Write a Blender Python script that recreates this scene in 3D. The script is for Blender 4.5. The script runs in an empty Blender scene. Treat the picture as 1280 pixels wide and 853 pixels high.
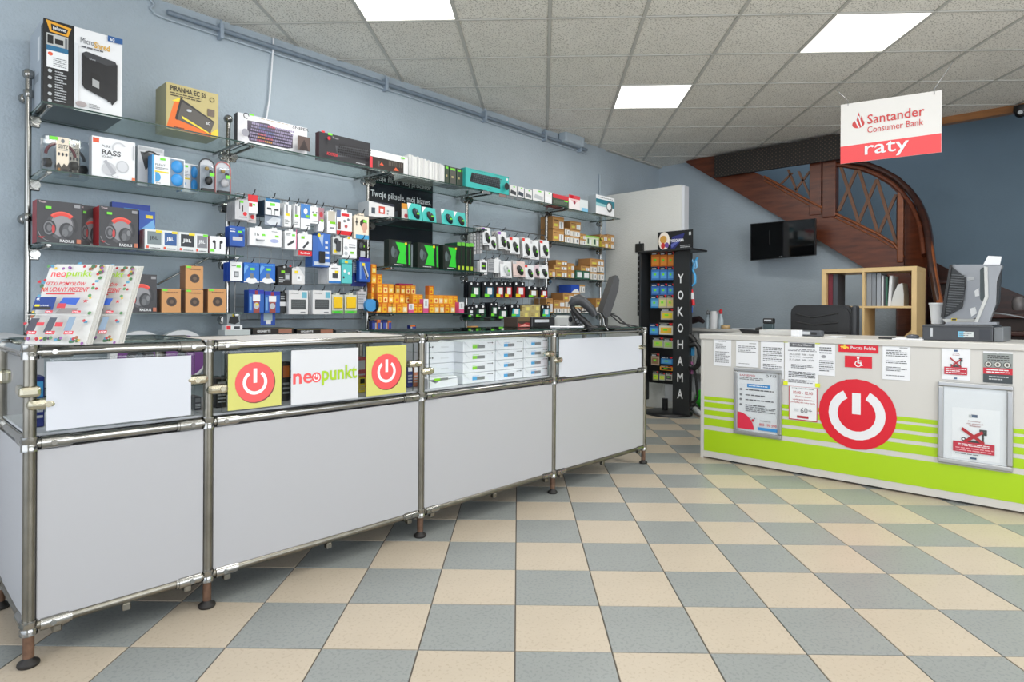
import bpy, bmesh, math, random
from mathutils import Vector, Matrix
random.seed(7)
SC = bpy.context.scene
COL = SC.collection
# ------------------------------------------------------------------ camera, world, light, exposure
# room axes: +x runs along the shelving wall away from the camera, +y points to that wall, z up (metres)
PHI = math.radians(46.7); FOC = 774.6; CY = 388.5; ROLL = .006; HC = 1.0527
cam = bpy.data.cameras.new('camera'); camo = bpy.data.objects.new('camera', cam); COL.objects.link(camo)
cam.sensor_width = 36; cam.lens = 36*FOC/1280; cam.shift_y = -(426.5-CY)/1280; cam.clip_start = .05
_f = Vector((math.sin(PHI), math.cos(PHI), 0)); _r = Vector((math.cos(PHI), -math.sin(PHI), 0)); _u = Vector((0, 0, 1))
_c, _s = math.cos(ROLL), math.sin(ROLL)
R2 = _r*_c + _u*_s; U2 = _u*_c - _r*_s
_m = Matrix((R2, U2, -_f)).transposed().to_4x4(); _m.translation = (0, 0, HC); camo.matrix_world = _m
SC.camera = camo
SC.view_settings.view_transform = 'Standard'; SC.view_settings.look = 'None'
SC.view_settings.gamma = 1; SC.view_settings.exposure = 0.0; SC.view_settings.use_curve_mapping = False
w = bpy.data.worlds.new('sky'); SC.world = w; w.use_nodes = True
w.node_tree.nodes['Background'].inputs[0].default_value = (.80, .88, 1, 1)
w.node_tree.nodes['Background'].inputs[1].default_value = 1.6
def area(name, loc, sx, sy, power, colr, direction=(0, 0, -1)):
    l = bpy.data.lights.new(name, 'AREA'); l.shape = 'RECTANGLE'; l.size = sx; l.size_y = sy; l.energy = power; l.color = colr
    o = bpy.data.objects.new(name, l); COL.objects.link(o); o.location = loc
    o.rotation_euler = Vector(direction).to_track_quat('-Z', 'Y').to_euler()
    return o
# daylight through the shop windows behind and beside the camera
area('daylight_window', (1.9, -3.05, 1.55), 5.6, 2.1, 118, (.97, .98, 1), (.12, 1, .25))
area('daylight_door', (-1.75, 1.2, 1.5), 3.6, 2.1, 34, (.97, .98, 1), (1, .1, .25))
PANEL_W = 14.5
area('stairwell_fill_lamp', (7.42, 2.75, 3.9), .3, 1.0, 15, (.92, .96, 1), (.8, -.3, -.75))  # unseen lamp added to brighten the wall behind the stair lattice

def ray(x, y):
    a = (x-640)/FOC; b = (y-CY)/FOC
    u = a*_c+b*_s; v = -a*_s+b*_c
    return (u*math.cos(PHI)+math.sin(PHI), -u*math.sin(PHI)+math.cos(PHI), -v)
def hy(px, py, n):                       # where the line of sight through a photo pixel meets the plane y = n
    r = ray(px, py); t = n/r[1]; return Vector((r[0]*t, n, HC+r[2]*t))
def hx(px, py, s):
    r = ray(px, py); t = s/r[0]; return Vector((s, r[1]*t, HC+r[2]*t))
def hz(px, py, z):
    r = ray(px, py); t = (z-HC)/r[2]; return Vector((r[0]*t, r[1]*t, z))

# ------------------------------------------------------------------ materials
def lin(c): return tuple((v/255/12.92 if v/255 <= .04045 else ((v/255+.055)/1.055)**2.4) for v in c)
MATS = {}
def mat(name, c, rough=.5, metal=0., bump=0., scale=60., var=0., spec=.5, detail=4, vscale=None, coat=0):
    if name in MATS: return MATS[name]
    m = bpy.data.materials.new(name); m.use_nodes = True; nt = m.node_tree; b = nt.nodes['Principled BSDF']
    L = lin(c)
    b.inputs['Base Color'].default_value = (*L, 1); b.inputs['Roughness'].default_value = rough
    b.inputs['Metallic'].default_value = metal; b.inputs['Specular IOR Level'].default_value = spec
    if coat: b.inputs['Coat Weight'].default_value = coat; b.inputs['Coat Roughness'].default_value = .08
    if bump or var:
        tc = nt.nodes.new('ShaderNodeTexCoord')
        n = nt.nodes.new('ShaderNodeTexNoise'); n.inputs['Scale'].default_value = scale; n.inputs['Detail'].default_value = detail
        nt.links.new(tc.outputs['Object'], n.inputs['Vector'])
        if bump:
            bp = nt.nodes.new('ShaderNodeBump'); bp.inputs['Strength'].default_value = bump; bp.inputs['Distance'].default_value = .01
            nt.links.new(n.outputs['Fac'], bp.inputs['Height']); nt.links.new(bp.outputs['Normal'], b.inputs['Normal'])
        if var:
            n2 = nt.nodes.new('ShaderNodeTexNoise'); n2.inputs['Scale'].default_value = vscale or scale; n2.inputs['Detail'].default_value = 6
            nt.links.new(tc.outputs['Object'], n2.inputs['Vector'])
            r = nt.nodes.new('ShaderNodeValToRGB'); e = r.color_ramp.elements
            e[0].position = .3; e[1].position = .7
            e[0].color = (*[max(0, v*(1-var)) for v in L], 1); e[1].color = (*[min(1, v*(1+var)) for v in L], 1)
            nt.links.new(n2.outputs['Fac'], r.inputs['Fac']); nt.links.new(r.outputs['Color'], b.inputs['Base Color'])
    MATS[name] = m; return m
NAMED = dict(w=(236,238,240), k=(22,23,25), g=(120,124,128), lg=(186,190,194), dg=(62,65,70), r=(214,38,48), gr=(128,205,30),
             st=(120,225,60), y=(236,212,40), o=(226,120,34), b=(30,84,170), nb=(24,40,110), lb=(70,160,215), t=(64,190,182),
             br=(176,128,78), p=(120,70,140), pk=(220,90,140), gn=(60,210,50), dgn=(34,80,60), cy=(60,160,180), cr=(238,226,206),
             ds=(40,90,150), bg=(110,45,55), sk=(214,166,146), mb=(66,110,190), ki=(150,128,74), lk=(190,176,120), sv=(176,182,190))
def cm(c, rough=.42):
    if isinstance(c, bpy.types.Material): return c
    k = c if isinstance(c, str) else '%d_%d_%d' % tuple(c)
    rgb = NAMED[c] if isinstance(c, str) else c
    return mat('print_'+k, rgb, rough)
CHROME = mat('polished_steel', (160,160,157), .17, 1)
DULL = mat('worn_steel', (134,131,122), .32, 1, var=.18, scale=14)
RUST = mat('rusty_steel', (112,86,70), .6, .5, var=.35, scale=40, bump=.2)
RUBBER = mat('black_rubber', (30,27,25), .6)
BLACK = mat('black_plastic', (24,25,27), .38)
DARKP = mat('dark_grey_plastic', (52,54,58), .4)
WHITEP = mat('white_laminate', (174,175,179), .35, bump=.02, scale=8)
DESKW = mat('desk_white', (206,204,199), .3)
LIME = mat('lime_vinyl', (168,206,12), .38)
REDV = mat('red_vinyl', (216,14,40), .36)
PAPER = mat('paper', (234,236,240), .7)
SILVER = mat('brushed_aluminium', (178,180,182), .32, .85)
WOOD = mat('birch_veneer', (214,184,132), .45, var=.06, scale=6)
def wood(name, c, c2, scale=5, rough=.35):
    m = bpy.data.materials.new(name); m.use_nodes = True; nt = m.node_tree; b = nt.nodes['Principled BSDF']
    tc = nt.nodes.new('ShaderNodeTexCoord'); mp = nt.nodes.new('ShaderNodeMapping'); mp.inputs['Scale'].default_value = (1, 1, 6)
    mp.inputs['Rotation'].default_value = (math.radians(-35), 0, 0)
    n = nt.nodes.new('ShaderNodeTexNoise'); n.inputs['Scale'].default_value = scale; n.inputs['Detail'].default_value = 8
    r = nt.nodes.new('ShaderNodeValToRGB'); e = r.color_ramp.elements; e[0].position = .3; e[1].position = .75
    e[0].color = (*lin(c), 1); e[1].color = (*lin(c2), 1)
    nt.links.new(tc.outputs['Object'], mp.inputs['Vector']); nt.links.new(mp.outputs[0], n.inputs['Vector'])
    nt.links.new(n.outputs['Fac'], r.inputs['Fac']); nt.links.new(r.outputs[0], b.inputs['Base Color']); b.inputs['Roughness'].default_value = rough
    return m
MAHO = wood('mahogany', (78,38,24), (118,62,38))
MAHOD = wood('dark_mahogany', (44,24,20), (70,36,28))
MAHOL = wood('light_mahogany', (120,64,32), (150,84,44))
def glass(name, tint=(.93,.97,.955), refl=1.0):
    m = bpy.data.materials.new(name); m.use_nodes = True; nt = m.node_tree; nt.nodes.remove(nt.nodes['Principled BSDF'])
    o = nt.nodes['Material Output']; t = nt.nodes.new('ShaderNodeBsdfTransparent'); t.inputs[0].default_value = (*tint, 1)
    g = nt.nodes.new('ShaderNodeBsdfGlossy'); g.inputs['Roughness'].default_value = .03
    f0 = nt.nodes.new('ShaderNodeLayerWeight'); f0.inputs['Blend'].default_value = .5
    f = nt.nodes.new('ShaderNodeMath'); f.operation = 'POWER'; f.inputs[1].default_value = 4.5; nt.links.new(f0.outputs['Facing'], f.inputs[0])
    mul = nt.nodes.new('ShaderNodeMath'); mul.operation = 'MULTIPLY_ADD'; mul.inputs[1].default_value = .42*refl; mul.inputs[2].default_value = .035*refl
    x = nt.nodes.new('ShaderNodeMixShader')
    nt.links.new(f.outputs[0], mul.inputs[0]); nt.links.new(mul.outputs[0], x.inputs[0]); nt.links.new(t.outputs[0], x.inputs[1])
    nt.links.new(g.outputs[0], x.inputs[2]); nt.links.new(x.outputs[0], o.inputs[0]); return m
GLASS = glass('shelf_glass'); PANE = glass('pane_glass', (.985,.992,.99), .8); CLEAR = glass('clear_plastic', (.86,.88,.9), 1.4)
GEDGE = mat('glass_edge', (38,66,60), .2)
def emit(name, c, s):
    m = bpy.data.materials.new(name); m.use_nodes = True; b = m.node_tree.nodes['Principled BSDF']
    b.inputs['Base Color'].default_value = (*lin(c), 1); b.inputs['Emission Color'].default_value = (*lin(c), 1); b.inputs['Emission Strength'].default_value = s
    return m

# ------------------------------------------------------------------ mesh builder
ORG = {}
class MB:
    def __init__(s): s.v = []; s.f = []; s.m = []; s.sm = []
    def add(s, vs, fs, mi=0, smooth=False):
        k = len(s.v); s.v += [tuple(v) for v in vs]
        for f in fs: s.f.append([k+i for i in f]); s.m.append(mi); s.sm.append(smooth)
        return s
    def box(s, x0, x1, y0, y1, z0, z1, mi=0, b=0, ms=None):
        """ms: material per face order -x,+x,-y,+y,-z,+z; b: chamfer"""
        x0, x1 = sorted((x0, x1)); y0, y1 = sorted((y0, y1)); z0, z1 = sorted((z0, z1))
        if b <= 0:
            vs = [(x, y, z) for x in (x0, x1) for y in (y0, y1) for z in (z0, z1)]
            fs = [(0,1,3,2),(4,6,7,5),(0,4,5,1),(2,3,7,6),(0,2,6,4),(1,5,7,3)]
            k = len(s.v); s.v += vs
            for i, f in enumerate(fs): s.f.append([k+j for j in f]); s.m.append(ms[i] if ms else mi); s.sm.append(False)
            return s
        b = min(b, (x1-x0)/2.2, (y1-y0)/2.2, (z1-z0)/2.2)
        bm = bmesh.new(); bmesh.ops.create_cube(bm, size=1)
        for v in bm.verts: v.co = Vector(((x0+x1)/2+v.co.x*(x1-x0), (y0+y1)/2+v.co.y*(y1-y0), (z0+z1)/2+v.co.z*(z1-z0)))
        bmesh.ops.bevel(bm, geom=bm.edges[:], offset=b, segments=1 if b < .004 else 2, affect='EDGES', profile=.5)
        bm.verts.ensure_lookup_table()
        s.add([v.co for v in bm.verts], [[v.index for v in f.verts] for f in bm.faces], mi); bm.free(); return s
    def cyl(s, p0, p1, r, n=12, mi=0, r1=None, cap=True):
        p0 = Vector(p0); p1 = Vector(p1); d = (p1-p0).normalized(); a = d.orthogonal().normalized(); c = d.cross(a)
        r1 = r if r1 is None else r1
        vs = [p0+(a*math.cos(t)+c*math.sin(t))*r for t in [2*math.pi*i/n for i in range(n)]]+[p1+(a*math.cos(t)+c*math.sin(t))*r1 for t in [2*math.pi*i/n for i in range(n)]]
        s.add(vs, [(i, (i+1) % n, n+(i+1) % n, n+i) for i in range(n)], mi, True)
        if cap: s.add(vs[:n], [list(range(n))[::-1]], mi); s.add(vs[n:], [list(range(n))], mi)
        return s
    def tube(s, pts, r, n=8, mi=0, flat=None):
        pts = [Vector(p) for p in pts]; rings = []; up = None
        for i, p in enumerate(pts):
            d = (pts[min(i+1, len(pts)-1)]-pts[max(i-1, 0)]).normalized()
            if up is None: up = d.orthogonal().normalized()
            up = (up-d*up.dot(d)).normalized(); c = d.cross(up)
            rr = r[i] if isinstance(r, (list, tuple)) else r
            rings.append([p+(up*math.cos(t)+c*math.sin(t))*rr for t in [2*math.pi*k/n for k in range(n)]])
        vs = [v for q in rings for v in q]; m = len(pts)
        s.add(vs, [(j*n+i, j*n+(i+1) % n, (j+1)*n+(i+1) % n, (j+1)*n+i) for j in range(m-1) for i in range(n)], mi, True)
        s.add(rings[0], [list(range(n))[::-1]], mi); s.add(rings[-1], [list(range(n))], mi); return s
    def sph(s, c, rx, ry=None, rz=None, nu=14, nv=8, mi=0):
        ry = rx if ry is None else ry; rz = rx if rz is None else rz; c = Vector(c); vs = [c+Vector((0, 0, rz))]
        for j in range(1, nv):
            a = math.pi*j/nv
            vs += [c+Vector((rx*math.sin(a)*math.cos(t), ry*math.sin(a)*math.sin(t), rz*math.cos(a))) for t in [2*math.pi*i/nu for i in range(nu)]]
        vs.append(c-Vector((0, 0, rz))); fs = [(0, 1+i, 1+(i+1) % nu) for i in range(nu)]
        for j in range(nv-2): fs += [(1+j*nu+i, 1+(j+1)*nu+i, 1+(j+1)*nu+(i+1) % nu, 1+j*nu+(i+1) % nu) for i in range(nu)]
        k = 1+(nv-2)*nu; fs += [(len(vs)-1, k+(i+1) % nu, k+i) for i in range(nu)]
        return s.add(vs, fs, mi, True)
    def lathe(s, c, prof, n=16, mi=0):
        c = Vector(c); vs = []
        for r, z in prof: vs += [c+Vector((r*math.cos(t), r*math.sin(t), z)) for t in [2*math.pi*i/n for i in range(n)]]
        m = len(prof); s.add(vs, [(j*n+i, j*n+(i+1) % n, (j+1)*n+(i+1) % n, (j+1)*n+i) for j in range(m-1) for i in range(n)], mi, True)
        s.add(vs[:n], [list(range(n))[::-1]], mi); s.add(vs[-n:], [list(range(n))], mi); return s
    def prism(s, pts, ext, mi=0):
        """pts: 3d polygon, ext: extrusion vector"""
        pts = [Vector(p) for p in pts]; e = Vector(ext); n = len(pts)
        vs = pts+[p+e for p in pts]
        s.add(vs, [list(range(n))[::-1], [n+i for i in range(n)]]+[(i, (i+1) % n, n+(i+1) % n, n+i) for i in range(n)], mi); return s
    def ring(s, c, ro, ri, ux, uz, nrm, t, a0=0, a1=360, n=28, mi=0):
        c = Vector(c); ux = Vector(ux); uz = Vector(uz); nr = Vector(nrm)*t; vs = []; full = abs(a1-a0) >= 360
        for k in range(n+1):
            a = math.radians(a0+(a1-a0)*k/n); d = ux*math.cos(a)+uz*math.sin(a)
            vs += [c+d*ri, c+d*ro, c+d*ro+nr, c+d*ri+nr]
        fs = []
        for k in range(n):
            for i in range(4): fs.append((4*k+i, 4*k+(i+1) % 4, 4*k+4+(i+1) % 4, 4*k+4+i))
        if not full: fs += [(0,1,2,3), (4*n+3,4*n+2,4*n+1,4*n)]
        return s.add(vs, fs, mi)
    def build(s, name, mats, parent=None, org=None):
        if not isinstance(mats, (list, tuple)): mats = [mats]
        me = bpy.data.meshes.new(name)
        if parent is not None: o = ORG[parent.name]
        elif org is not None: o = Vector(org)
        else:
            xs = [v[0] for v in s.v]; ys = [v[1] for v in s.v]; zs = [v[2] for v in s.v]
            o = Vector(((min(xs)+max(xs))/2, (min(ys)+max(ys))/2, min(zs)))
        me.from_pydata([(v[0]-o.x, v[1]-o.y, v[2]-o.z) for v in s.v], [], s.f)
        for m in mats: me.materials.append(m)
        me.polygons.foreach_set('material_index', s.m); me.polygons.foreach_set('use_smooth', s.sm)
        me.update(); ob = bpy.data.objects.new(name, me); COL.objects.link(ob)
        if parent is not None: ob.parent = parent
        else: ob.location = o
        ORG[ob.name] = o
        return ob
LABELS = {}
def tag(o, label, cat, group=None):
    if label in LABELS and not group: print('DUPLABEL', label)
    LABELS[label] = 1
    o['label'] = label; o['category'] = cat
    if group: o['group'] = group
    return o
def struct(o): o['kind'] = 'structure'; return o
def stuff(o): o['kind'] = 'stuff'; return o
def empty(name, loc, label, cat, group=None):
    o = bpy.data.objects.new(name, None); o.location = loc; COL.objects.link(o); ORG[o.name] = Vector(loc); o.empty_display_size = .05
    return tag(o, label, cat, group)
def dup(o, off, label=None, cat=None, group=None):
    c = o.copy(); COL.objects.link(c); c.location = o.location+Vector(off); ORG[c.name] = ORG[o.name]+Vector(off)
    if label: tag(c, label, cat or o['category'], group)
    for ch in list(o.children):
        d = ch.copy(); COL.objects.link(d); d.parent = c
        for g in list(ch.children):
            e = g.copy(); COL.objects.link(e); e.parent = d
    return c
# ------------------------------------------------------------------ flat print (lettering and pictures) as thin mesh on a face
TX = {}
def textgeo(t, bold):
    k = (t, bold)
    if k in TX: return TX[k]
    cu = bpy.data.curves.new('txt', 'FONT'); cu.body = t; cu.size = 1; cu.resolution_u = 2; cu.offset = {0: 0, 1: .008, 2: .020}[int(bold)]
    ob = bpy.data.objects.new('txt', cu); COL.objects.link(ob); bpy.context.view_layer.update()
    ev = ob.evaluated_get(bpy.context.evaluated_depsgraph_get()); me = ev.to_mesh()
    v = [(q.co.x, q.co.y) for q in me.vertices]; f = [list(p.vertices) for p in me.polygons]
    ev.to_mesh_clear(); bpy.data.objects.remove(ob); bpy.data.curves.remove(cu)
    if not v: v = [(0, 0)]; f = []
    x0 = min(p[0] for p in v); x1 = max(p[0] for p in v); y0 = min(p[1] for p in v); y1 = max(p[1] for p in v)
    TX[k] = (v, f, x0, max(x1-x0, 1e-4), y0, max(y1-y0, 1e-4)); return TX[k]
def decal(parent, shapes, org, u, v, nrm, name='print', step=.00035, base=.0006, part=True):
    """shapes in the unit square of the face: r rect, e ellipse, p polygon, t text, l text lines, a arc (aspect corrected)"""
    org = Vector(org); u = Vector(u); v = Vector(v); nr = Vector(nrm).normalized(); W = u.length; H = v.length
    mb = MB(); ml = []; 
    def P(x, y, k): return org+u*x+v*y+nr*(base+step*k)
    for k, sh in enumerate(shapes):
        ty = sh[0]; c = cm(sh[-1]) if ty != 't' else cm(sh[5])
        if c not in ml: ml.append(c)
        mi = ml.index(c)
        if ty == 'r': _, x0, y0, x1, y1, _c2 = sh; mb.add([P(x0,y0,k), P(x1,y0,k), P(x1,y1,k), P(x0,y1,k)], [(0,1,2,3)], mi)
        elif ty == 'e':
            _, cx, cy, rx, ry, _c2 = sh; n = 20
            if ry is None: ry = rx*W/H
            mb.add([P(cx+rx*math.cos(2*math.pi*i/n), cy+ry*math.sin(2*math.pi*i/n), k) for i in range(n)], [list(range(n))], mi)
        elif ty == 'p': mb.add([P(x, y, k) for x, y in sh[1]], [list(range(len(sh[1])))], mi)
        elif ty == 'a':
            _, cx, cy, ro, ri, a0, a1, _c2 = sh; n = 24; vs = []      # radii as fraction of width
            for i in range(n+1):
                a = math.radians(a0+(a1-a0)*i/n)
                vs += [P(cx+ro*math.cos(a), cy+ro*math.sin(a)*W/H, k), P(cx+ri*math.cos(a), cy+ri*math.sin(a)*W/H, k)]
            mb.add(vs, [(2*i, 2*i+2, 2*i+3, 2*i+1) for i in range(n)], mi)
        elif ty == 't':                                              # ('t', text, x, y, height, colour, width=None, bold=1, skew=0)
            _, tx, x, y, h, _c2 = sh[:6]; wd = sh[6] if len(sh) > 6 else None; bold = sh[7] if len(sh) > 7 else 1; sk = sh[8] if len(sh) > 8 else 0
            vv, ff, x0, tw, y0, th = textgeo(tx, bold); sy = h/th; sxx = (wd/tw) if wd else sy*H/W
            mb.add([P(x+((a-x0)+(b-y0)*sk)*sxx, y+(b-y0)*sy, k) for a, b in vv], ff, mi)
        elif ty == 'l':                                              # ('l', x0, y0, x1, y1, rows, colour) grey lines of small print
            _, x0, y0, x1, y1, rows, _c2 = sh; rr = random.Random(k*7+rows)
            for q in range(rows):
                yy = y1-(y1-y0)*(q+.5)/rows; hh = (y1-y0)/rows*.22; xx = x0
                end = x1-(x1-x0)*rr.choice([0, 0, .05, .3])
                while xx < end:
                    ww = min((x1-x0)*rr.uniform(.06, .2), end-xx)
                    mb.add([P(xx,yy-hh,k), P(xx+ww,yy-hh,k), P(xx+ww,yy+hh,k), P(xx,yy+hh,k)], [(0,1,2,3)], mi); xx += ww+(x1-x0)*.025
    return mb.build(name, ml, parent)
FRONT = (0, -1, 0)
ORDW = 'first second third fourth fifth sixth seventh eighth ninth tenth eleventh twelfth thirteenth fourteenth fifteenth sixteenth seventeenth eighteenth nineteenth twentieth'.split()
exec_order = []
# ================================================================== THE SETTING
WALLB = mat('blue_grey_roughcast', (172,185,195), .75, bump=.5, scale=55, var=.05, vscale=2.2, detail=6)
WALLD = mat('shaded_blue_wall', (110,132,148), .7, bump=.2, scale=40, var=.06, vscale=1.6)  # blue-grey wall with the stairwell's shade put into its colour
PARTM = mat('grey_textured_panel', (212,213,209), .8, bump=.6, scale=110)
def speck(name, c, c2, scale, th, rough=.9, bump=.3):
    m = mat(name, c, rough); nt = m.node_tree; b = nt.nodes['Principled BSDF']
    tc = nt.nodes.new('ShaderNodeTexCoord'); n = nt.nodes.new('ShaderNodeTexNoise'); n.inputs['Scale'].default_value = scale; n.inputs['Detail'].default_value = 2
    r = nt.nodes.new('ShaderNodeValToRGB'); e = r.color_ramp.elements; e[0].position = th-.05; e[1].position = th
    e[0].color = (*lin(c2), 1); e[1].color = (*lin(c), 1)
    nt.links.new(tc.outputs['Object'], n.inputs['Vector']); nt.links.new(n.outputs['Fac'], r.inputs['Fac'])
    n2 = nt.nodes.new('ShaderNodeTexNoise'); n2.inputs['Scale'].default_value = 4; n2.inputs['Detail'].default_value = 5
    mr = nt.nodes.new('ShaderNodeMapRange'); mr.inputs['To Min'].default_value = .9; mr.inputs['To Max'].default_value = 1.1
    nt.links.new(tc.outputs['Object'], n2.inputs['Vector']); nt.links.new(n2.outputs['Fac'], mr.inputs['Value'])
    mx = nt.nodes.new('ShaderNodeVectorMath'); mx.operation = 'SCALE'
    nt.links.new(r.outputs['Color'], mx.inputs[0]); nt.links.new(mr.outputs[0], mx.inputs['Scale']); nt.links.new(mx.outputs[0], b.inputs['Base Color'])
    if bump:
        bp = nt.nodes.new('ShaderNodeBump'); bp.inputs['Strength'].default_value = bump; bp.inputs['Distance'].default_value = .003
        nt.links.new(n.outputs['Fac'], bp.inputs['Height']); nt.links.new(bp.outputs['Normal'], b.inputs['Normal'])
    return m
TILEB = speck('beige_floor_tile', (186,174,156), (176,163,144), 90, .42, .36, 0)
TILEG = speck('grey_floor_tile', (142,146,144), (131,136,135), 90, .45, .36, 0)
GROUT = mat('grout', (98,92,84), .85)
CEILM = speck('mineral_fibre_panel', (236,233,224), (180,176,166), 95, .44)
TEE = mat('ceiling_tee', (190,189,182), .5)
def clip(poly, x0, x1, y0, y1):
    for ax, lim, sg in ((0, x0, 1), (0, x1, -1), (1, y0, 1), (1, y1, -1)):
        out = []
        for i, p in enumerate(poly):
            q = poly[(i+1) % len(poly)]; a = (p[ax]-lim)*sg; b = (q[ax]-lim)*sg
            if a >= 0: out.append(p)
            if (a >= 0) != (b >= 0):
                t = a/(a-b); out.append((p[0]+(q[0]-p[0])*t, p[1]+(q[1]-p[1])*t))
        poly = out
        if len(poly) < 3: return []
    return poly
def gridpt(org, yaw, i, j):              # grid corner: org in camera-aligned metres, result in room axes
    X = org[0]+i*math.cos(yaw)-j*math.sin(yaw); Y = org[1]+i*math.sin(yaw)+j*math.cos(yaw)
    return (X*math.cos(PHI)+Y*math.sin(PHI), -X*math.sin(PHI)+Y*math.cos(PHI))
def proj(p):
    X = p[0]*math.cos(PHI)-p[1]*math.sin(PHI); Y = p[0]*math.sin(PHI)+p[1]*math.cos(PHI)
    if Y < .3: return None
    return (640+FOC*X/Y, CY-FOC*(p[2]-HC)/Y, Y)
RX0, RX1, RY0, RY1 = -1.8, 8.3, -3.2, 4.165
floor = MB(); floor.box(RX0, RX1, RY0, RY1, -.12, -.0035)
floor = struct(floor.build('floor', GROUT, org=(0, 0, 0)))
FO = (.0272, 3.1165); FYAW = -.0098; T = .3
far = {0: MB(), 1: MB()}; shared = {}; ntile = 0
for i in range(-22, 30):
    for j in range(-24, 22):
        poly = [gridpt(FO, FYAW, T*(i+a), T*(j+b)) for a, b in ((.008, .008), (.992, .008), (.992, .992), (.008, .992))]
        cl = clip(poly, RX0, RX1, RY0, RY1)
        if not cl: continue
        beige = (i-(-j-1)) % 2 == 1
        cx = sum(p[0] for p in cl)/len(cl); cy = sum(p[1] for p in cl)/len(cl)
        pr = proj((cx, cy, 0)); vis = pr and -60 < pr[0] < 1340 and pr[1] < 900 and pr[2] < 7.6 and cx < 7.2
        if vis and 2.75 < cy and cx > .6 and cx < 3.6: vis = False                    # hidden behind the counter
        if vis and cx > 4.75 and cy < 1.9: vis = False                                # hidden behind the white desk
        full = len(cl) == 4 and all(abs(a[0]-b[0]) < 1e-6 for a, b in zip(cl, poly))
        if vis:
            dz = random.uniform(-.0004, .0004)
            if full:
                if beige not in shared:
                    o0 = Vector((cx, cy, 0)); mb = MB(); e = .0015
                    inn = [((p[0]-cx)*(1-2*e/T)+cx, (p[1]-cy)*(1-2*e/T)+cy) for p in cl]
                    vs = [(*p, -.004) for p in cl]+[(*p, -.0008) for p in cl]+[(*p, 0) for p in inn]
                    mb.add(vs, [(k, (k+1) % 4, 4+(k+1) % 4, 4+k) for k in range(4)]+[(4+k, 4+(k+1) % 4, 8+(k+1) % 4, 8+k) for k in range(4)]+[(8, 9, 10, 11)])
                    ob = mb.build('floor_tile', TILEB if beige else TILEG, org=o0); shared[beige] = ob.data
                else:
                    ob = bpy.data.objects.new('floor_tile', shared[beige]); COL.objects.link(ob)
                ob.parent = floor; ob.location = (cx, cy, dz)
            else:
                ob = MB().prism([(*p, -.004) for p in cl], (0, 0, .004)).build('floor_tile', TILEB if beige else TILEG, floor)
            ntile += 1
        else: far[int(beige)].prism([(*p, -.004) for p in cl], (0, 0, .004))
for k in (0, 1): stuff(far[k].build('distant_floor_tiles', TILEB if k else TILEG, floor))
print('tiles', ntile)
# ceiling: panels in a tee grid, three lit light panels in view
CZ = 2.939
CO = (.2323, 3.9855); CYAW = -.0501; CT = .6
OX1 = 7.22
ceil = MB(); ceil.box(RX0, OX1, RY0, RY1, CZ+.03, CZ+.15); ceil = struct(ceil.build('ceiling', mat('slab', (150, 150, 150), .9), org=(0, 0, CZ)))
LIGHTS = {(-2, -1), (1, 2), (3, 0), (0, -3), (5, -2), (-3, 2), (2, -6), (-1, -6), (4, -5)}
LMAT = emit('lamp_diffuser', (255, 254, 248), 2.2); lm = MB(); farp = MB()
for i in range(-15, 16):
    for j in range(-12, 14):
        poly = [gridpt(CO, CYAW, CT*(i+a), CT*(j+b)) for a, b in ((.02, .02), (.98, .02), (.98, .98), (.02, .98))]
        cl = clip(poly, RX0, OX1, RY0, RY1)
        if not cl: continue
        cx = sum(p[0] for p in cl)/len(cl); cy = sum(p[1] for p in cl)/len(cl); pr = proj((cx, cy, CZ))
        if (i, j) in LIGHTS and len(cl) == 4:
            root = empty('ceiling_light', (cx, cy, CZ), {(-2, -1): 'square ceiling light panel cut by the top edge, above the tall shelving', (1, 2): 'square ceiling light panel, the smallest and farthest of those in view', (3, 0): 'square ceiling light panel above the hanging bank sign'}.get((i, j), 'square ceiling light panel overhead, outside the photographed view'), 'ceiling light', None if (i, j) in ((-2, -1), (1, 2), (3, 0)) else 'ceiling lights outside the view')
            MB().prism([(*p, CZ-.004) for p in cl], (0, 0, .004)).build('diffuser', LMAT, root)
            fr = MB()
            for a in range(4):
                p, q = Vector((*cl[a], CZ-.006)), Vector((*cl[(a+1) % 4], CZ-.006)); d = (q-p).normalized(); n = Vector((-d.y, d.x, 0))*.012
                fr.prism([p, q, q-n, p-n], (0, 0, .012))
            fr.build('frame', TEE, root)
            a = area('lamp_of_light_panel', (cx, cy, CZ-.012), .56, .56, PANEL_W, (1, .985, .95)); a.rotation_euler = (0, 0, -PHI+CYAW)
            continue
        if pr and -120 < pr[0] < 1400 and pr[1] > -140:
            MB().prism([(*p, CZ-.002) for p in cl], (0, 0, .012)).build('ceiling_panel', CEILM, ceil)
        else: farp.prism([(*p, CZ-.002) for p in cl], (0, 0, .012))
stuff(farp.build('distant_ceiling_panels', CEILM, ceil))
for ax in (0, 1):
    for k in range(-15, 16):
        a, b = (gridpt(CO, CYAW, CT*k, -9), gridpt(CO, CYAW, CT*k, 9)) if ax == 0 else (gridpt(CO, CYAW, -10, CT*k), gridpt(CO, CYAW, 10, CT*k))
        d = Vector((b[0]-a[0], b[1]-a[1], 0)).normalized(); n = Vector((-d.y, d.x, 0))*(.011 if ax == 0 else .006)
        A = Vector((*a, 0)); B = Vector((*b, 0))
        cl = clip([tuple((A-n)[:2]), tuple((B-n)[:2]), tuple((B+n)[:2]), tuple((A+n)[:2])], RX0, OX1, RY0, RY1)
        if cl: MB().prism([(*p, CZ-.007-.002*ax) for p in cl], (0, 0, .009)).build('ceiling_tee', TEE, ceil)
struct(MB().box(RX0, RX1+.1, RY1, RY1+.15, -.1, 4.7).build('wall_left', WALLB))
lowl = [(3.725, 2.914), (2.555, 2.099), (2.197, 1.848), (1.761, 1.534), (1.3, 1.2)]
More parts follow.
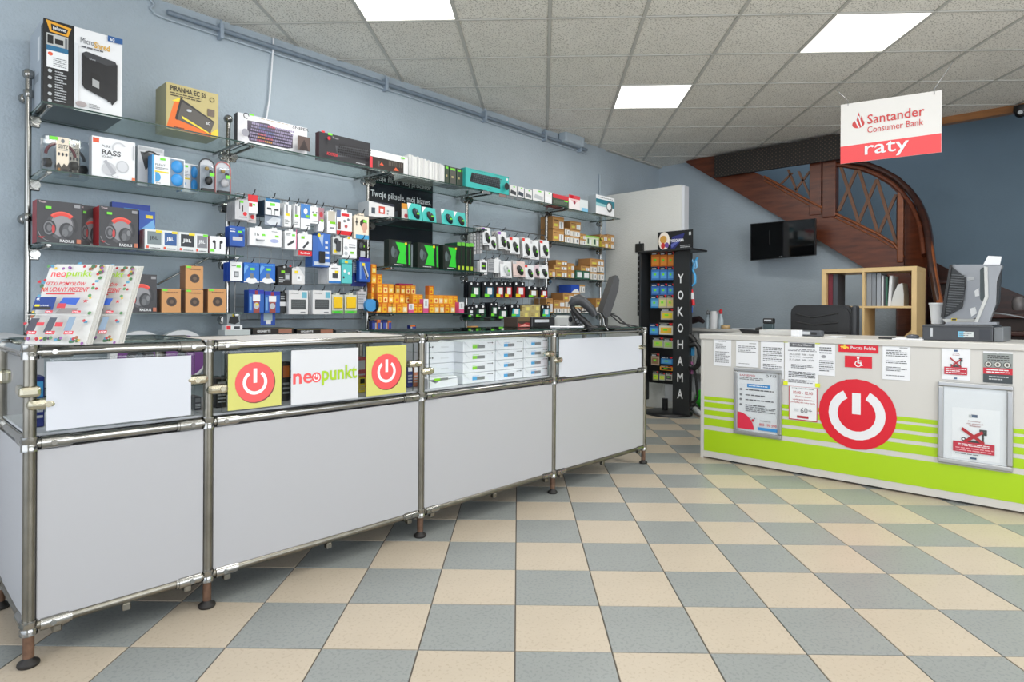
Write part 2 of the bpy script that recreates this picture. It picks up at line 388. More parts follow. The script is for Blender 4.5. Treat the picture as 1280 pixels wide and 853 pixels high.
struct(MB().prism([(7.2, y, z) for y, z in [(4.165, -.02), (4.165, CZ+.02), (3.66, CZ+.02)]+[(y, z+.05) for y, z in lowl]+[(1.3, -.02)]], (.1, 0, 0)).build('wall_back', WALLB))
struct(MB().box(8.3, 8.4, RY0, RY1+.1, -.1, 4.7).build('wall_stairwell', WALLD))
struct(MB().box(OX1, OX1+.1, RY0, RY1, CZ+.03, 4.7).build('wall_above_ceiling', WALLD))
struct(MB().box(OX1, 8.4, RY0, RY1, 4.6, 4.7).build('ceiling_stairwell', mat('slab', (150,150,150))))
# shop-front walls outside the frame, with large windows
WOF = mat('white_paint', (214, 216, 216), .7)
m_ = MB(); m_.box(RX0-.1, 8.4, RY0-.1, RY0, -.1, .45); m_.box(RX0-.1, 8.4, RY0-.1, RY0, 2.65, 4.7); m_.box(RX0-.1, -1, RY0-.1, RY0, .45, 2.65); m_.box(4.8, 8.4, RY0-.1, RY0, .45, 2.65)
struct(m_.build('wall_right', WOF))
m_ = MB(); m_.box(RX0-.1, RX0, RY0, RY1, 2.65, 3.1); m_.box(RX0-.1, RX0, RY0, -.7, -.1, 2.65); m_.box(RX0-.1, RX0, 3.1, RY1, -.1, 2.65)
struct(m_.build('wall_front', WOF))
m_ = MB()
for x in (-1, .93, 2.87, 4.76): m_.box(x, x+.04, RY0-.07, RY0-.01, .45, 2.65)
m_.box(-1, 4.8, RY0-.07, RY0-.01, .45, .49); m_.box(-1, 4.8, RY0-.07, RY0-.01, 2.61, 2.65)
wn = struct(m_.build('window_1', DARKP)); MB().box(-1, 4.8, RY0-.045, RY0-.035, .46, 2.64).build('pane', PANE, wn)
# timber trim along the ceiling edge
struct(MB().box(OX1-.06, OX1+.02, -.2, 1.95, CZ-.07, CZ-.002, b=.004).build('trim_1', wood('orange_wood', (128,84,44), (160,108,62))))
struct(MB().box(OX1-.06, OX1+.02, 1.95, 3.7, CZ-.03, CZ-.002, b=.004).build('trim_2', wood('brown_wood', (84,56,36), (110,78,48))))
struct(MB().box(5.99, 7.2, 4.12, 4.165, CZ-.02, CZ-.002).build('trim_3', TEE))
# projecting partition panel beside the shelving
pt = MB(); pt.box(6.0, 6.1, 3.2, 4.165, 0, 2.40, 0, b=.008); struct(pt.build('wall_partition', PARTM)) 
struct(MB().box(6.0, 6.1, 3.165, 3.2, 0, 2.385, b=.004).build('trim_4', mat('partition_edge', (206,210,216), .6)))
struct(MB().cyl((5.86, 4.15, .02), (5.86, 4.15, 2.62), .012, 8).build('trim_5', WALLB))
# ================================================================== STAIRCASE
st = empty('staircase', (7.15, 2.2, 0), 'dark mahogany curved staircase with lattice balustrade rising to the ceiling', 'staircase')
S0, SW = 7.08, .10
up = [(2.751, 2.594), (2.21, 2.222), (1.823, 1.986), (1.60, 1.845), (1.467, 1.742), (1.38, 1.60)]
MB().prism([(S0, y, z) for y, z in lowl+[(1.22, 1.25), (1.38, 1.52)]+up[::-1]+[(3.30, 2.93), (3.70, 2.93)]], (SW, 0, 0)).build('stringer', MAHO, st)
b_ = MB(); b_.tube([(S0-.004, y, z) for y, z in up], .014, 8); b_.tube([(S0-.004, y, z-.045) for y, z in up[:-1]], .007, 6); b_.build('stringer_moulding', MAHOL, st)
np_ = MB(); np_.box(S0-.02, S0+.10, 1.995, 2.13, 2.06, 2.93, b=.01); np_.box(S0-.01, S0+.1, 2.14, 2.26, 2.1, 2.93, b=.006); np_.build('newel_post', MAHO, st)
# curved end of the balustrade
cp = [(1122, 242, 7.12), (1131, 249, 7.13), (1140, 259, 7.10), (1147, 268, 7.05), (1153, 279, 6.98), (1157, 292, 6.90), (1159, 306, 6.82)]
A = [hx(*c) for c in cp]; mb = MB(); vs = []
for p in A: vs += [p, Vector((p.x, p.y, 0)), Vector((p.x+.05, p.y+.02, 0)), p+Vector((.05, .02, 0))]
mb.add(vs, [(4*k, 4*k+1, 4*k+5, 4*k+4) for k in range(6)], 0, True); mb.add(vs, [(4*k+3, 4*k+7, 4*k+6, 4*k+2) for k in range(6)], 0, True)
mb.add(vs, [(4*k, 4*k+4, 4*k+7, 4*k+3) for k in range(6)]+[(0, 3, 2, 1), (24, 25, 26, 27)], 0); mb.build('curved_panel', MAHO, st)
mb = MB(); p = hx(1123, 243, 7.09); q = hx(1128, 322, 7.09); mb.box(7.06, 7.14, p.y-.05, p.y+.005, q.z-.05, p.z+.02, b=.008); mb.build('end_post', MAHOL, st)
hr = [(1040, 198, 7.12), (1062, 200, 7.12), (1085, 204, 7.12), (1105, 212, 7.12), (1122, 222, 7.12), (1136, 235, 7.1), (1146, 248, 7.06), (1153, 262, 7.0), (1158, 276, 6.92), (1161, 292, 6.84), (1163, 312, 6.76), (1166, 335, 6.68), (1170, 360, 6.6), (1174, 380, 6.54)]
def flattube(pts, w, h, name, m):
    mb = MB(); vs = []
    for i, p in enumerate(pts):
        d = (pts[min(i+1, len(pts)-1)]-pts[max(i-1, 0)]).normalized(); sd = Vector((1, 0, 0)); sd = (sd-d*sd.dot(d)).normalized(); upv = d.cross(sd)
        vs += [p+sd*a*w+upv*b*h for a, b in ((-1, -.6), (-.7, -1), (.7, -1), (1, -.6), (1, .6), (.7, 1), (-.7, 1), (-1, .6))]
    n = len(pts); mb.add(vs, [(8*j+i, 8*j+(i+1) % 8, 8*j+8+(i+1) % 8, 8*j+8+i) for j in range(n-1) for i in range(8)], 0, True)
    mb.add(vs, [list(range(8))[::-1], list(range(8*n-8, 8*n))]); return mb.build(name, m, st)
H_ = [hx(*h) for h in hr]
flattube([h+Vector((0, -.0, -.02)) for h in H_], .055, .028, 'handrail', MAHOD)
flattube([h+Vector((-.01, .045, -.055)) for h in H_[:11]], .035, .02, 'handrail_moulding', MAHO)
flattube([hx(*h) for h in [(1161, 300, 6.8), (1164, 320, 6.72), (1168, 345, 6.64), (1173, 372, 6.56), (1176, 384, 6.5)]], .035, .026, 'lower_handrail', MAHOL)
# board between lattice and rail
lt = [(1046, 204), (1068, 211), (1090, 219), (1110, 231), (1122, 242)]
MB().prism([hx(a, b, 7.12) for a, b in lt]+[h+Vector((0, .03, -.03)) for h in [Vector((7.12, q.y, q.z)) for q in H_[5::-1]]], (.04, 0, 0)).build('top_board', MAHO, st)
MB().prism([(7.09, 3.30, 2.93), (7.09, 2.26, 2.93), (7.09, 2.26, 2.75), (7.09, 2.75, 2.88)], (.05, 0, 0)).build('top_board', MAHOD, st)
bars = [((1050, 206), (1074, 281)), ((1072, 209), (1048, 264)), ((1073, 211), (1098, 294)), ((1096, 224), (1072, 280)), ((1096, 224), (1121, 307)), ((1120, 243), (1097, 294)), ((1050, 232), (1048, 236))]
for k_, (a, b) in enumerate(bars[:6]): MB().prism([hx(a[0]-2.1, a[1], 7.1+.006*(k_ % 2)), hx(a[0]+2.1, a[1], 7.1+.006*(k_ % 2)), hx(b[0]+2.1, b[1], 7.1+.006*(k_ % 2)), hx(b[0]-2.1, b[1], 7.1+.006*(k_ % 2))], (.025, 0, 0)).build('lattice_bar', mat('olive_wood', (112,72,46), .4), st)
for a, b in [((985, 212), (996, 240)), ((998, 214), (1013, 247)), ((1012, 214), (994, 238)), ((990, 216), (976, 230))]:
    MB().prism([hx(a[0]-1.5, a[1], 7.1), hx(a[0]+1.5, a[1], 7.1), hx(b[0]+1.5, b[1], 7.1), hx(b[0]-1.5, b[1], 7.1)], (.02, 0, 0)).build('lattice_bar', mat('olive_wood', (98,68,46)), st)
# lower flight, wall side
sk = [hx(1150, 318, 8.2), hx(1180, 334, 8.2), hx(1215, 349, 8.2), hx(1250, 358, 8.2), hx(1300, 378, 8.2)]
MB().prism(sk+[Vector((8.2, sk[-1].y, 0)), Vector((8.2, sk[0].y, 0))], (.08, 0, 0)).build('wall_string', MAHOD, st)
for k, (py, x0) in enumerate([(350, 7.3), (368, 7.2), (392, 7.05), (413, 6.9), (424, 6.8)]):
    zt = hx(1180, py, x0).z; y1 = hx(1164, 350, x0).y; y0 = -.35
    t_ = MB().box(x0, 8.2, y0 if k > 1 else .98, y1, zt-.04, zt, b=.01).build('tread', MAHOD, st)
    MB().box(x0+.06, x0+.09, y0 if k > 1 else 1.0, y1-.02, max(zt-.2, 0), zt-.04).build('riser', mat('stair_riser_brown', (40,26,22), .5), st)  # risers in one even dark brown
MB().box(6.52, 6.60, hx(1176, 385, 6.56).y-.03, hx(1176, 385, 6.56).y+.07, 0, 1.06, b=.01).build('newel_foot', MAHOD, st)
# black perforated panel
PERF = mat('perforated_black', (34,31,29), .6); nt = PERF.node_tree; tc = nt.nodes.new('ShaderNodeTexCoord'); vm = nt.nodes.new('ShaderNodeVectorMath'); vm.operation = 'SCALE'; vm.inputs['Scale'].default_value = 150
sn = nt.nodes.new('ShaderNodeVectorMath'); sn.operation = 'SINE'; sp = nt.nodes.new('ShaderNodeSeparateXYZ'); ml = nt.nodes.new('ShaderNodeMath'); ml.operation = 'MULTIPLY'; gt = nt.nodes.new('ShaderNodeMath'); gt.operation = 'GREATER_THAN'; gt.inputs[1].default_value = .62
mx = nt.nodes.new('ShaderNodeMix'); mx.data_type = 'RGBA'; mx.inputs[6].default_value = (*lin((34,31,29)), 1); mx.inputs[7].default_value = (*lin((84,70,56)), 1)
nt.links.new(tc.outputs['Object'], vm.inputs[0]); nt.links.new(vm.outputs[0], sn.inputs[0]); nt.links.new(sn.outputs[0], sp.inputs[0]); nt.links.new(sp.outputs[1], ml.inputs[0]); nt.links.new(sp.outputs[2], ml.inputs[1])
nt.links.new(ml.outputs[0], gt.inputs[0]); nt.links.new(gt.outputs[0], mx.inputs[0]); nt.links.new(mx.outputs[2], nt.nodes['Principled BSDF'].inputs['Base Color'])
tag(MB().box(6.985, 7.02, 1.93, 3.30, 2.645, 2.905, b=.004).build('perforated_panel', PERF), 'black perforated panel under the ceiling edge in front of the stairs', 'panel')
# conduit on the left wall
c = empty('wall_conduit', (3.4, 4.14, 2.84), 'pair of grey painted pipes clipped along the top of the shelving wall', 'pipe')
MB().cyl((1.30, 4.13, 2.862), (5.58, 4.13, 2.845), .016, 10).build('pipe', mat('blue_grey_pipe', (120,134,148), .4), c)
MB().tube([(1.2, 4.15, 2.93), (1.235, 4.15, 2.89), (1.215, 4.15, 2.86), (1.24, 4.15, 2.835), (1.3, 4.15, 2.828), (5.62, 4.15, 2.812)], .007, 6).build('thin_pipe', WALLB, c)
for x in (1.62, 2.9, 4.0, 4.86, 5.45): 
    k = MB(); k.box(x-.012, x+.012, 4.105, 4.165, 2.80, 2.90, b=.003); k.cyl((x, 4.13, 2.89), (x, 4.13, 2.925), .005, 6); k.build('pipe_clip', mat('pipe_clip', (150,164,178), .4), c)
tag(MB().tube([(1.98, 4.15, 2.93), (1.975, 4.14, 2.86), (1.95, 4.14, 2.5), (1.90, 4.12, 2.22)], .006, 6).build('hanging_cable', PAPER), 'thin white cable hanging from the ceiling down to the second shelving post', 'cable')
a_ = hy(703, 176, 4.10); b_ = hy(727, 182, 4.10)
tag(MB().box(a_.x, b_.x, 4.05, 4.16, hy(715, 181, 4.1).z, hy(715, 168, 4.1).z, b=.02).build('junction_box', WALLB), 'pale blue boxed-in bracket where wall and ceiling meet', 'box')
# ================================================================== TUBE-FRAMED DISPLAY COUNTER
PX = [.355, .858, 1.806, 2.77, 3.755]; NF, NB = 2.28, 2.79; TR = .0165; ZT, ZM, ZB = .922, .652, .113
ct = empty('display_counter', (2.05, 2.53, 0), 'long chrome-tube display counter with white lower panels and glass upper cases', 'counter')
def sleeve(mb, p, d, l=.07, r=.0205, at=.026):
    p = Vector(p); d = Vector(d); mb.cyl(p+d*at, p+d*(at+l), r, 12); mb.cyl(p+d*(at+l), p+d*(at+l+.008), r*.86, 12)
    mb.cyl(p+d*(at+.03)+Vector((0, -r-.003, 0)), p+d*(at+.03)+Vector((0, -r+.004, 0)), .008, 8)
def post(x, y):
    po = MB().cyl((x, y, .115), (x, y, ZT+.012), TR, 16).build('post', DULL, ct)
    MB().cyl((x, y, .025), (x, y, .1), TR*.86, 14).build('lower_post', RUST, po)
    MB().lathe((x, y, 0), [(.026, 0), (.029, .006), (.027, .012), (.014, .02), (.012, .03)], 16).build('foot', RUBBER, po)
    for z in (ZT, ZM, ZB):
        MB().lathe((x, y, z), [(.0225, -.021), (.0225, -.003), (.020, 0), (.0225, .003), (.0225, .021)], 14).build('collar', CHROME, po)
    return po
for x in PX: post(x, NF)
for x in PX: post(x, NB)
for z in (ZT, ZM, ZB):
    for i in range(4):
        for yy in (NF, NB):
            r = MB().cyl((PX[i], yy, z), (PX[i+1], yy, z), TR*.86, 14).build('rail', CHROME if z > .2 else DULL, ct)
            for q_, dd in ((PX[i], 1), (PX[i+1], -1)): s_ = MB(); sleeve(s_, (q_, yy, z), (dd, 0, 0)); s_.build('rail_sleeve', CHROME, r)
    for x in PX:
        r = MB().cyl((x, NF, z), (x, NB, z), TR*.86, 12).build('cross_rail', CHROME if z > .2 else DULL, ct)
        MB().cyl((x, NF+.026, z), (x, NF+.1, z), .0205, 12).build('rail_sleeve', CHROME, r); MB().cyl((x, NB-.1, z), (x, NB-.026, z), .0205, 12).build('rail_sleeve', CHROME, r)
for i in range(4):
    a, b = PX[i]+.017, PX[i+1]-.017
    MB().box(a, b, NF-.008, NF+.008, ZB+.012, ZM-.02, b=.002).build('lower_panel', WHITEP, ct)
    MB().box(a, b, NB-.008, NB+.008, ZB+.012, ZM-.02).build('back_panel', WHITEP, ct)
    MB().box(PX[i]+.002, PX[i+1]-.002, NF+.02, NB-.02, ZM+.016, ZM+.024).build('case_floor', mat('case_floor', (190, 194, 198), .4), ct)
    MB().box(a+.03, b-.03, NF-.003, NF+.003, ZM+.03, ZT-.022, ms=[1, 1, 0, 0, 1, 1]).build('front_pane', [PANE, GEDGE], ct)
    for x in (a+.05, (a+b)/2, b-.05): MB().box(x-.012, x+.012, NF-.012, NF+.012, ZB-.035, ZB-.012, b=.003).build('bottom_clip', DULL, ct)
MB().box(PX[0]+.02, PX[1]-.02, NF+.01, NB+.02, ZT+.018, ZT+.024, ms=[1, 1, 1, 1, 0, 0]).build('top_pane', [GLASS, GEDGE], ct)
MB().box(PX[1]+.03, PX[2]-.03, NF+.022, NB-.022, ZT-.004, ZT+.012, b=.002).build('top_board', mat('pale_top', (222, 218, 214), .4), ct)
for i in (2, 3): MB().box(PX[i]+.01, PX[i+1]-.01, NF+.01, NB+.02, ZT+.018, ZT+.026, ms=[1, 1, 1, 1, 0, 0]).build('top_pane', [glass('frosted_top', (.90, .93, .92), 2.4), GEDGE], ct)
MB().box(PX[0]-.008, PX[0]+.008, NF+.03, NB-.03, ZB+.012, ZM-.02).build('side_panel', mat('side_panel_grey', (176, 178, 182), .35), ct)
MB().box(PX[0]-.003, PX[0]+.003, NF+.05, NB-.05, ZM+.03, ZT-.022).build('side_pane', PANE, ct)
for x in PX:
    k = MB(); k2 = k
    if x > PX[0]: k.box(x-.085, x-.004, NF-.026, NF+.016, .79, .823, b=.015); k.cyl((x-.045, NF-.03, .806), (x-.045, NF-.02, .806), .009, 10)
    else: k.box(x-.026, x+.016, NF+.0, NF+.07, .79, .823, b=.010); k.box(x-.03, x+.024, NF-.026, NF+.02, .79, .823, b=.010)
    k.build('glass_clamp', mat('pale_nickel', (196, 191, 172), .2, 1), ct); k = MB()
    if x < PX[-1]: k.box(x-.012, x+.066, NF-.026, NF+.016, .75, .785, b=.015); k.cyl((x+.04, NF-.03, .768), (x+.04, NF-.02, .768), .009, 10); k.build('glass_clamp', mat('pale_nickel', (196, 191, 172), .2, 1), ct)
k = MB(); k.box(PX[0]-.02, PX[0]+.02, NB-.07, NB+.02, .79, .84, b=.012); k.build('glass_clamp', mat('pale_nickel', (196,191,172), .2, 1), ct)
# signs and cover sheets on the glass
def sheet(name, corners, n, shapes, label, cat, m=PAPER, group=None, th=.0015):
    tl, bl, tr = [hy(*c, n) for c in corners]
    x0, x1 = (tl.x+bl.x)/2, tr.x; zt = (tl.z+tr.z)/2; zb = bl.z
    o = tag(MB().box(x0, x1, n, n+th, zb, zt).build(name, m), label, cat, group)
    if shapes: decal(o, shapes, (x0, n, zb), (x1-x0, 0, 0), (0, 0, zt-zb), FRONT)
    return o
def power(bgc, rc, cx=.5, cy=.5, R=.36, sym='w', ti=.05):
    return [('a', cx, cy, R, 0, 0, 360, rc), ('a', cx, cy, R*.62, R*.46, 125, 415, sym), ('r', cx-R*.09, cy-.01, cx+R*.09, cy+.25, sym)]
YS = mat('yellow_sign', (200, 198, 108), .5); SAL = (226, 82, 84)
sheet('logo_sign', [(285, 443), (285, 514), (352, 440)], NF-.022, [('a', .505, .455, .375, 0, 0, 360, (120,60,50))]+power(None, SAL, .49, .47, .37), 'yellow sign with a red power-button circle, left of the white shop sign', 'sign', YS)
sheet('shop_sign', [(364, 438), (364, 507), (448, 435)], NF-.022, [('t', 'ne', .025, .375, .20, SAL, .27, 2), ('a', .355, .475, .068, 0, 0, 360, SAL), ('a', .355, .475, .046, .032, 120, 420, 'w'), ('r', .346, .475, .364, .54, 'w'), ('t', 'punkt', .435, .315, .36, (160, 196, 30), .54, 2)], 'white sign reading neopunkt in red and green letters', 'sign', mat('sign_paper', (208, 210, 214), .6))
sheet('logo_sign', [(458, 434), (458, 496), (508, 431)], NF-.022, [('a', .505, .455, .375, 0, 0, 360, (120,60,50))]+power(None, SAL, .49, .47, .37), 'yellow sign with a red power-button circle, right of the white shop sign', 'sign', YS)
sheet('cover_sheet', [(58, 452), (58, 539), (239, 445)], NF-.024, None, 'blank white sheet covering the leftmost glass case', 'sheet', mat('cover_white', (200, 204, 212), .4))
sheet('cover_sheet', [(699, 423), (699, 473), (802, 421)], NF-.010, None, 'blank white sheet covering the rightmost glass case', 'sheet', mat('cover_white', (200, 204, 212), .4))
# ================================================================== WHITE DESK
DX = 4.2
dk = empty('reception_desk', (4.5, .8, 0), 'white reception desk with lime green stripes and a red power-button circle', 'desk')
fp = MB().box(DX, DX+.02, -.75, 2.055, .012, .857, b=.001).build('front_panel', DESKW, dk)
MB().box(DX-.012, 4.92, -.76, 2.085, .857, .892, b=.003).build('worktop', DESKW, dk)
MB().box(DX-.002, 4.85, 2.055, 2.077, .0, .857, b=.001).build('side_panel', DESKW, dk)
MB().box(4.83, 4.85, -.7, 2.05, .0, .857).build('inner_panel', DESKW, dk)
LFT = lambda y: (2.05-y)/2.8
zs = [(.421, .447), (.370, .406), (.314, .350), (.240, .292), (.057, .208)]
decal(fp, [('r', 0, (a-.012)/.845, 1, (b-.012)/.845, LIME) for a, b in zs], (DX, 2.05, .012), (0, -2.8, 0), (0, 0, .845), (-1, 0, 0), 'stripe_print')
cy_, cz_, cr_ = 1.062, .432, .215
decal(fp, [('a', .5, .5, .5, 0, 0, 360, REDV), ('a', .5, .5, .365, .245, 118, 422, (232,232,236)), ('r', .445, .5, .555, .80, (232,232,236))], (DX-.0025, cy_+cr_, cz_-cr_), (0, -2*cr_, 0), (0, 0, 2*cr_), (-1, 0, 0), 'logo_print')
def dsheet(name, tl, bl, tr, shapes, label, cat='notice', m=PAPER, off=.004, th=.0015):
    s = DX-off; a, b, c = hx(*tl, s), hx(*bl, s), hx(*tr, s)
    y0, y1 = (a.y+b.y)/2, c.y; zt = (a.z+c.z)/2; zb = b.z
    o = tag(MB().box(s, s+th, y1, y0, zb, zt).build(name, m), label, cat)
    if shapes: decal(o, shapes, (s, y0, zb), (0, y1-y0, 0), (0, 0, zt-zb), (-1, 0, 0))
    return o
GT = (96, 98, 102)
dsheet('notice_sheet', (892, 424), (892, 457), (914, 425), [('t', 'Godziny', .3, .9, .045, GT, .4), ('l', .12, .62, .7, .85, 5, GT), ('l', .1, .12, .92, .55, 9, GT)], 'typed white notice, first from the left on the desk front')
dsheet('notice_sheet', (920, 426), (920, 458), (948, 427), [('l', .1, .55, .9, .82, 5, GT), ('l', .6, .88, .9, .93, 1, GT), ('l', .1, .1, .6, .14, 1, GT)], 'typed white notice, second from the left on the desk front, above the small silver frame')
dsheet('notice_sheet', (951, 427), (951, 472), (980, 428), [('l', .1, .45, .92, .86, 8, GT), ('l', .1, .2, .92, .4, 4, GT)], 'typed white notice, third from the left, tucked behind the silver frame corner')
dsheet('notice_sheet', (1022, 430), (1022, 469), (1044, 431), [('e', .35, .6, .14, .05, (150,152,156)), ('l', .1, .68, .8, .92, 3, GT), ('l', .1, .12, .9, .5, 6, GT)], 'typed white notice left of the red postal sticker')
dsheet('notice_sheet', (1103, 431), (1103, 474), (1138, 432), [('l', .62, .9, .9, .94, 1, GT), ('l', .14, .66, .9, .86, 4, GT), ('l', .14, .46, .88, .56, 2, GT), ('l', .14, .24, .88, .38, 3, GT), ('l', .14, .1, .8, .14, 1, GT)], 'typed white notice right of the red postal sticker')
dsheet('opening_hours_poster', (986, 482), (986, 524), (1022, 484), [('r', 0, 0, 1, 1, (186,70,80)), ('r', .03, .03, .97, .97, 'w'), ('t', 'W TYM CZASIE OBSLUGUJEMY', .1, .9, .045, GT, .8), ('t', '10:00 - 12:00', .16, .76, .09, (180,50,62), .68), ('t', 'Wykonujemy', .22, .66, .055, (180,50,62), .56), ('t', 'wyłącznie klientów', .14, .57, .055, (180,50,62), .74), ('t', 'powyżej 60 roku życia', .08, .49, .055, (180,50,62), .84), ('t', '60+', .42, .22, .16, (130,132,136), .4), ('r', .3, .07, .7, .14, (180,50,62)), ('l', .2, .25, .36, .34, 3, 'lg')], 'red-bordered notice with the opening hours and 60+ for seniors')
dsheet('opening_hours_sheet', (981, 427), (981, 482), (1023, 428), [('r', .14, .88, .9, .97, (96,98,102)), ('t', 'Drodzy Klienci', .24, .9, .05, 'w', .56), ('l', .1, .78, .95, .84, 2, GT), ('t', '24.12.2020  9:00 - 15:00', .14, .70, .035, GT, .74), ('t', '25.12.2020  nieczynne', .14, .64, .035, GT, .7), ('t', '31.12.2020  9:00 - 15:00', .14, .58, .035, GT, .74), ('l', .2, .4, .85, .5, 3, GT), ('l', .12, .2, .92, .34, 4, (60,62,66)), ('l', .12, .08, .9, .16, 3, GT)], 'larger white opening-hours sheet with grey header in a clear sleeve', off=.006)
for i, (a, b) in enumerate([(982, 426), (1022, 428), (982, 479), (1022, 482)]):
    p = hx(a, b, DX-.008); tag(MB().box(DX-.009, DX-.008, p.y-.014, p.y+.014, p.z-.012, p.z+.012).build('yellow_tape', mat('yellow_tape', (226,236,40), .5)), 'yellow tape tab at the %s corner of the opening-hours sheet' % ['upper left', 'upper right', 'lower left', 'lower right'][i], 'tape')
dsheet('post_office_sign', (1048, 429), (1048, 440), (1098, 431), [('e', .17, .5, .1, .16, (246,206,70)), ('a', .17, .5, .07, .045, 180, 360, REDV), ('e', .1, .62, .05, .08, (246,206,70)), ('e', .16, .78, .03, .12, (246,206,70)), ('t', 'Poczta Polska', .32, .36, .36, 'w', .62)], 'red sticker with gold horn and white lettering of the post office', 'sign', REDV)
dsheet('wheelchair_sign', (1056, 445), (1056, 459), (1090, 446), [('a', .5, .35, .13, .095, 90, 400, 'w'), ('r', .47, .4, .53, .74, 'w'), ('e', .5, .86, .05, .1, 'w'), ('r', .5, .56, .62, .64, 'w'), ('p', [(.55, .42), (.6, .42), (.68, .2), (.62, .16)], 'w'), ('r', .5, .38, .6, .46, 'w')], 'red sticker with a white wheelchair symbol', 'sign', REDV)
def trolley(x0, y0, w_, h_):
    q = lambda x, y: (x0+x*w_, y0+y*h_)
    def ln(a, b, t, c):
        (ax, ay), (bx, by) = q(*a), q(*b); dx, dy = bx-ax, by-ay; L = math.hypot(dx, dy) or 1; nx, ny = -dy/L*t, dx/L*t
        return ('p', [(ax+nx, ay+ny), (bx+nx, by+ny), (bx-nx, by-ny), (ax-nx, ay-ny)], c)
    K = (60, 64, 62); R_ = (172, 40, 48)
    return [ln((.85, .0), (.85, .9), .016, K), ln((.72, .95), (1, .95), .016, K), ln((.1, .05), (.9, .05), .02, K), ('e', *q(.12, .2), .045*w_*2, None, K), ('e', *q(.12, .2), .02*w_*2, None, 'w'), ('r', *q(.3, .08), *q(.7, .4), K), ('r', *q(.38, .16), *q(.6, .3), 'lg'), ('r', *q(.88, .62), *q(1, .86), K), ln((.05, 1), (.9, -.02), .022, R_), ln((.15, 0), (.85, .85), .022, R_)]
def no_trolley(off=0):
    return trolley(.26, .42, .5, .22)
dsheet('no_trolley_notice', (1177, 435), (1177, 474), (1213, 437), [('r', .44, .90, .56, .96, (60,90,130)), ('t', 'Prosimy', .4, .83, .035, (150,40,50), .22), ('t', 'nie stawiać', .38, .78, .035, (150,40,50), .26)]+trolley(.28, .42, .46, .28)+[('r', .1, .17, .9, .41, (190,42,62)), ('l', .15, .2, .86, .38, 3, 'w'), ('r', .45, .03, .55, .08, (60,90,130))], 'small white notice with a crossed-out trolley on red, above the big silver frame')
dsheet('hygiene_notice', (1229, 439), (1229, 478), (1266, 441), [('r', 0, .12, 1, .95, (146,152,150)), ('l', .15, .70, .88, .9, 3, (60,62,62)), ('r', 0, .28, 1, .48, (196,34,54)), ('r', 0, 0, 1, .28, (62,70,74)), ('l', .12, .31, .9, .45, 2, 'w'), ('l', .2, .08, .86, .24, 2, 'lg')]+[z for cx in (.18, .5, .82) for z in (('a', cx, .59, .13, 0, 0, 360, (40,42,42)), ('a', cx, .59, .108, 0, 0, 360, (206,206,200)), ('e', cx, .59, .05, .05, (90,84,80)))]+[('e', .5, .97, .06, .03, 'w')], 'grey and red notice with three round prohibition symbols')
def frame(tl, bl, tr, shapes, label, back=SILVER):
    s = DX-.004; a, b, c = hx(*tl, s), hx(*bl, s), hx(*tr, s)
    y0, y1 = (a.y+b.y)/2, c.y; zt = (a.z+c.z)/2; zb = b.z; f = .027
    root = empty('snap_frame', (DX, (y0+y1)/2, zb), label, 'frame')
    for (p, q, u_, v_) in ((y1, y0, zt-f, zt), (y1, y0, zb, zb+f), (y0-f, y0, zb+f, zt-f), (y1, y1+f, zb+f, zt-f)):
        MB().box(s-.016, s+.003, p, q, u_, v_, b=.006).build('frame_profile', back, root)
    p = MB().box(s-.004, s+.002, y1+.01, y0-.01, zb+.01, zt-.01).build('poster', mat('poster_white', (226,229,234), .25), root)
    decal(p, shapes, (s-.004, y0-f, zb+f), (0, y1-y0+2*f, 0), (0, 0, zt-zb-2*f), (-1, 0, 0))
    MB().box(s-.0072, s-.0062, y1+f, y0-f, zb+f, zt-f).build('cover_pane', PANE, root)
frame((919, 459), (917, 541), (978, 463), [('t', 'SANEPID', .04, .925, .03, (190,60,70), .4), ('l', .04, .86, .9, .91, 2, GT), ('t', '713', .8, .935, .04, (60,62,66), .16), ('a', .74, .952, .035, .02, 0, 360, (60,62,66)), ('r', .24, .74, .82, .80, (58,142,208)), ('l', .28, .755, .78, .785, 1, 'w')]+[('l', .2, y-.02, .9, y+.02, 1, GT) for y in (.70, .61, .53, .44)]+[('l', .2, .33, .95, .42, 4, GT)]+[('e', .08, y, .03, None, 'g') for y in (.70, .61, .53, .44)]+[('a', 0, .03, .42, 0, 0, 90, (214,40,70)), ('e', .4, .19, .035, None, (190,40,60)), ('e', .33, .23, .012, None, (90,40,60)), ('e', .44, .225, .014, None, (60,50,80)), ('t', 'INFORMACJI:', .58, .185, .022, GT, .26), ('t', '800 190 590', .56, .115, .045, (200,70,80), .42), ('r', .52, .04, 1, .09, (58,142,208))], 'smaller silver snap frame with a health information poster on the desk front')
frame((1173, 477), (1172, 577), (1267, 482), [('r', .14, .03, .9, .72, (234,236,240)), ('r', .45, .60, .55, .64, (70,92,120)), ('r', .41, .595, .46, .635, 'lg'), ('t', 'Prosimy', .4, .535, .022, (150,50,60), .2), ('t', 'nie stawiać', .38, .505, .022, (150,50,60), .26), ('t', 'wózków', .42, .475, .022, (150,50,60), .18)]+trolley(.28, .26, .42, .18)+[('r', .16, .12, .82, .26, (186,48,66)), ('l', .24, .2, .74, .24, 2, 'w'), ('l', .2, .13, .8, .19, 2, (226,160,166)), ('l', .2, .085, .75, .105, 1, GT), ('r', .44, .035, .54, .06, (70,92,120))], 'large silver snap frame with a crossed-out trolley poster on the desk front')
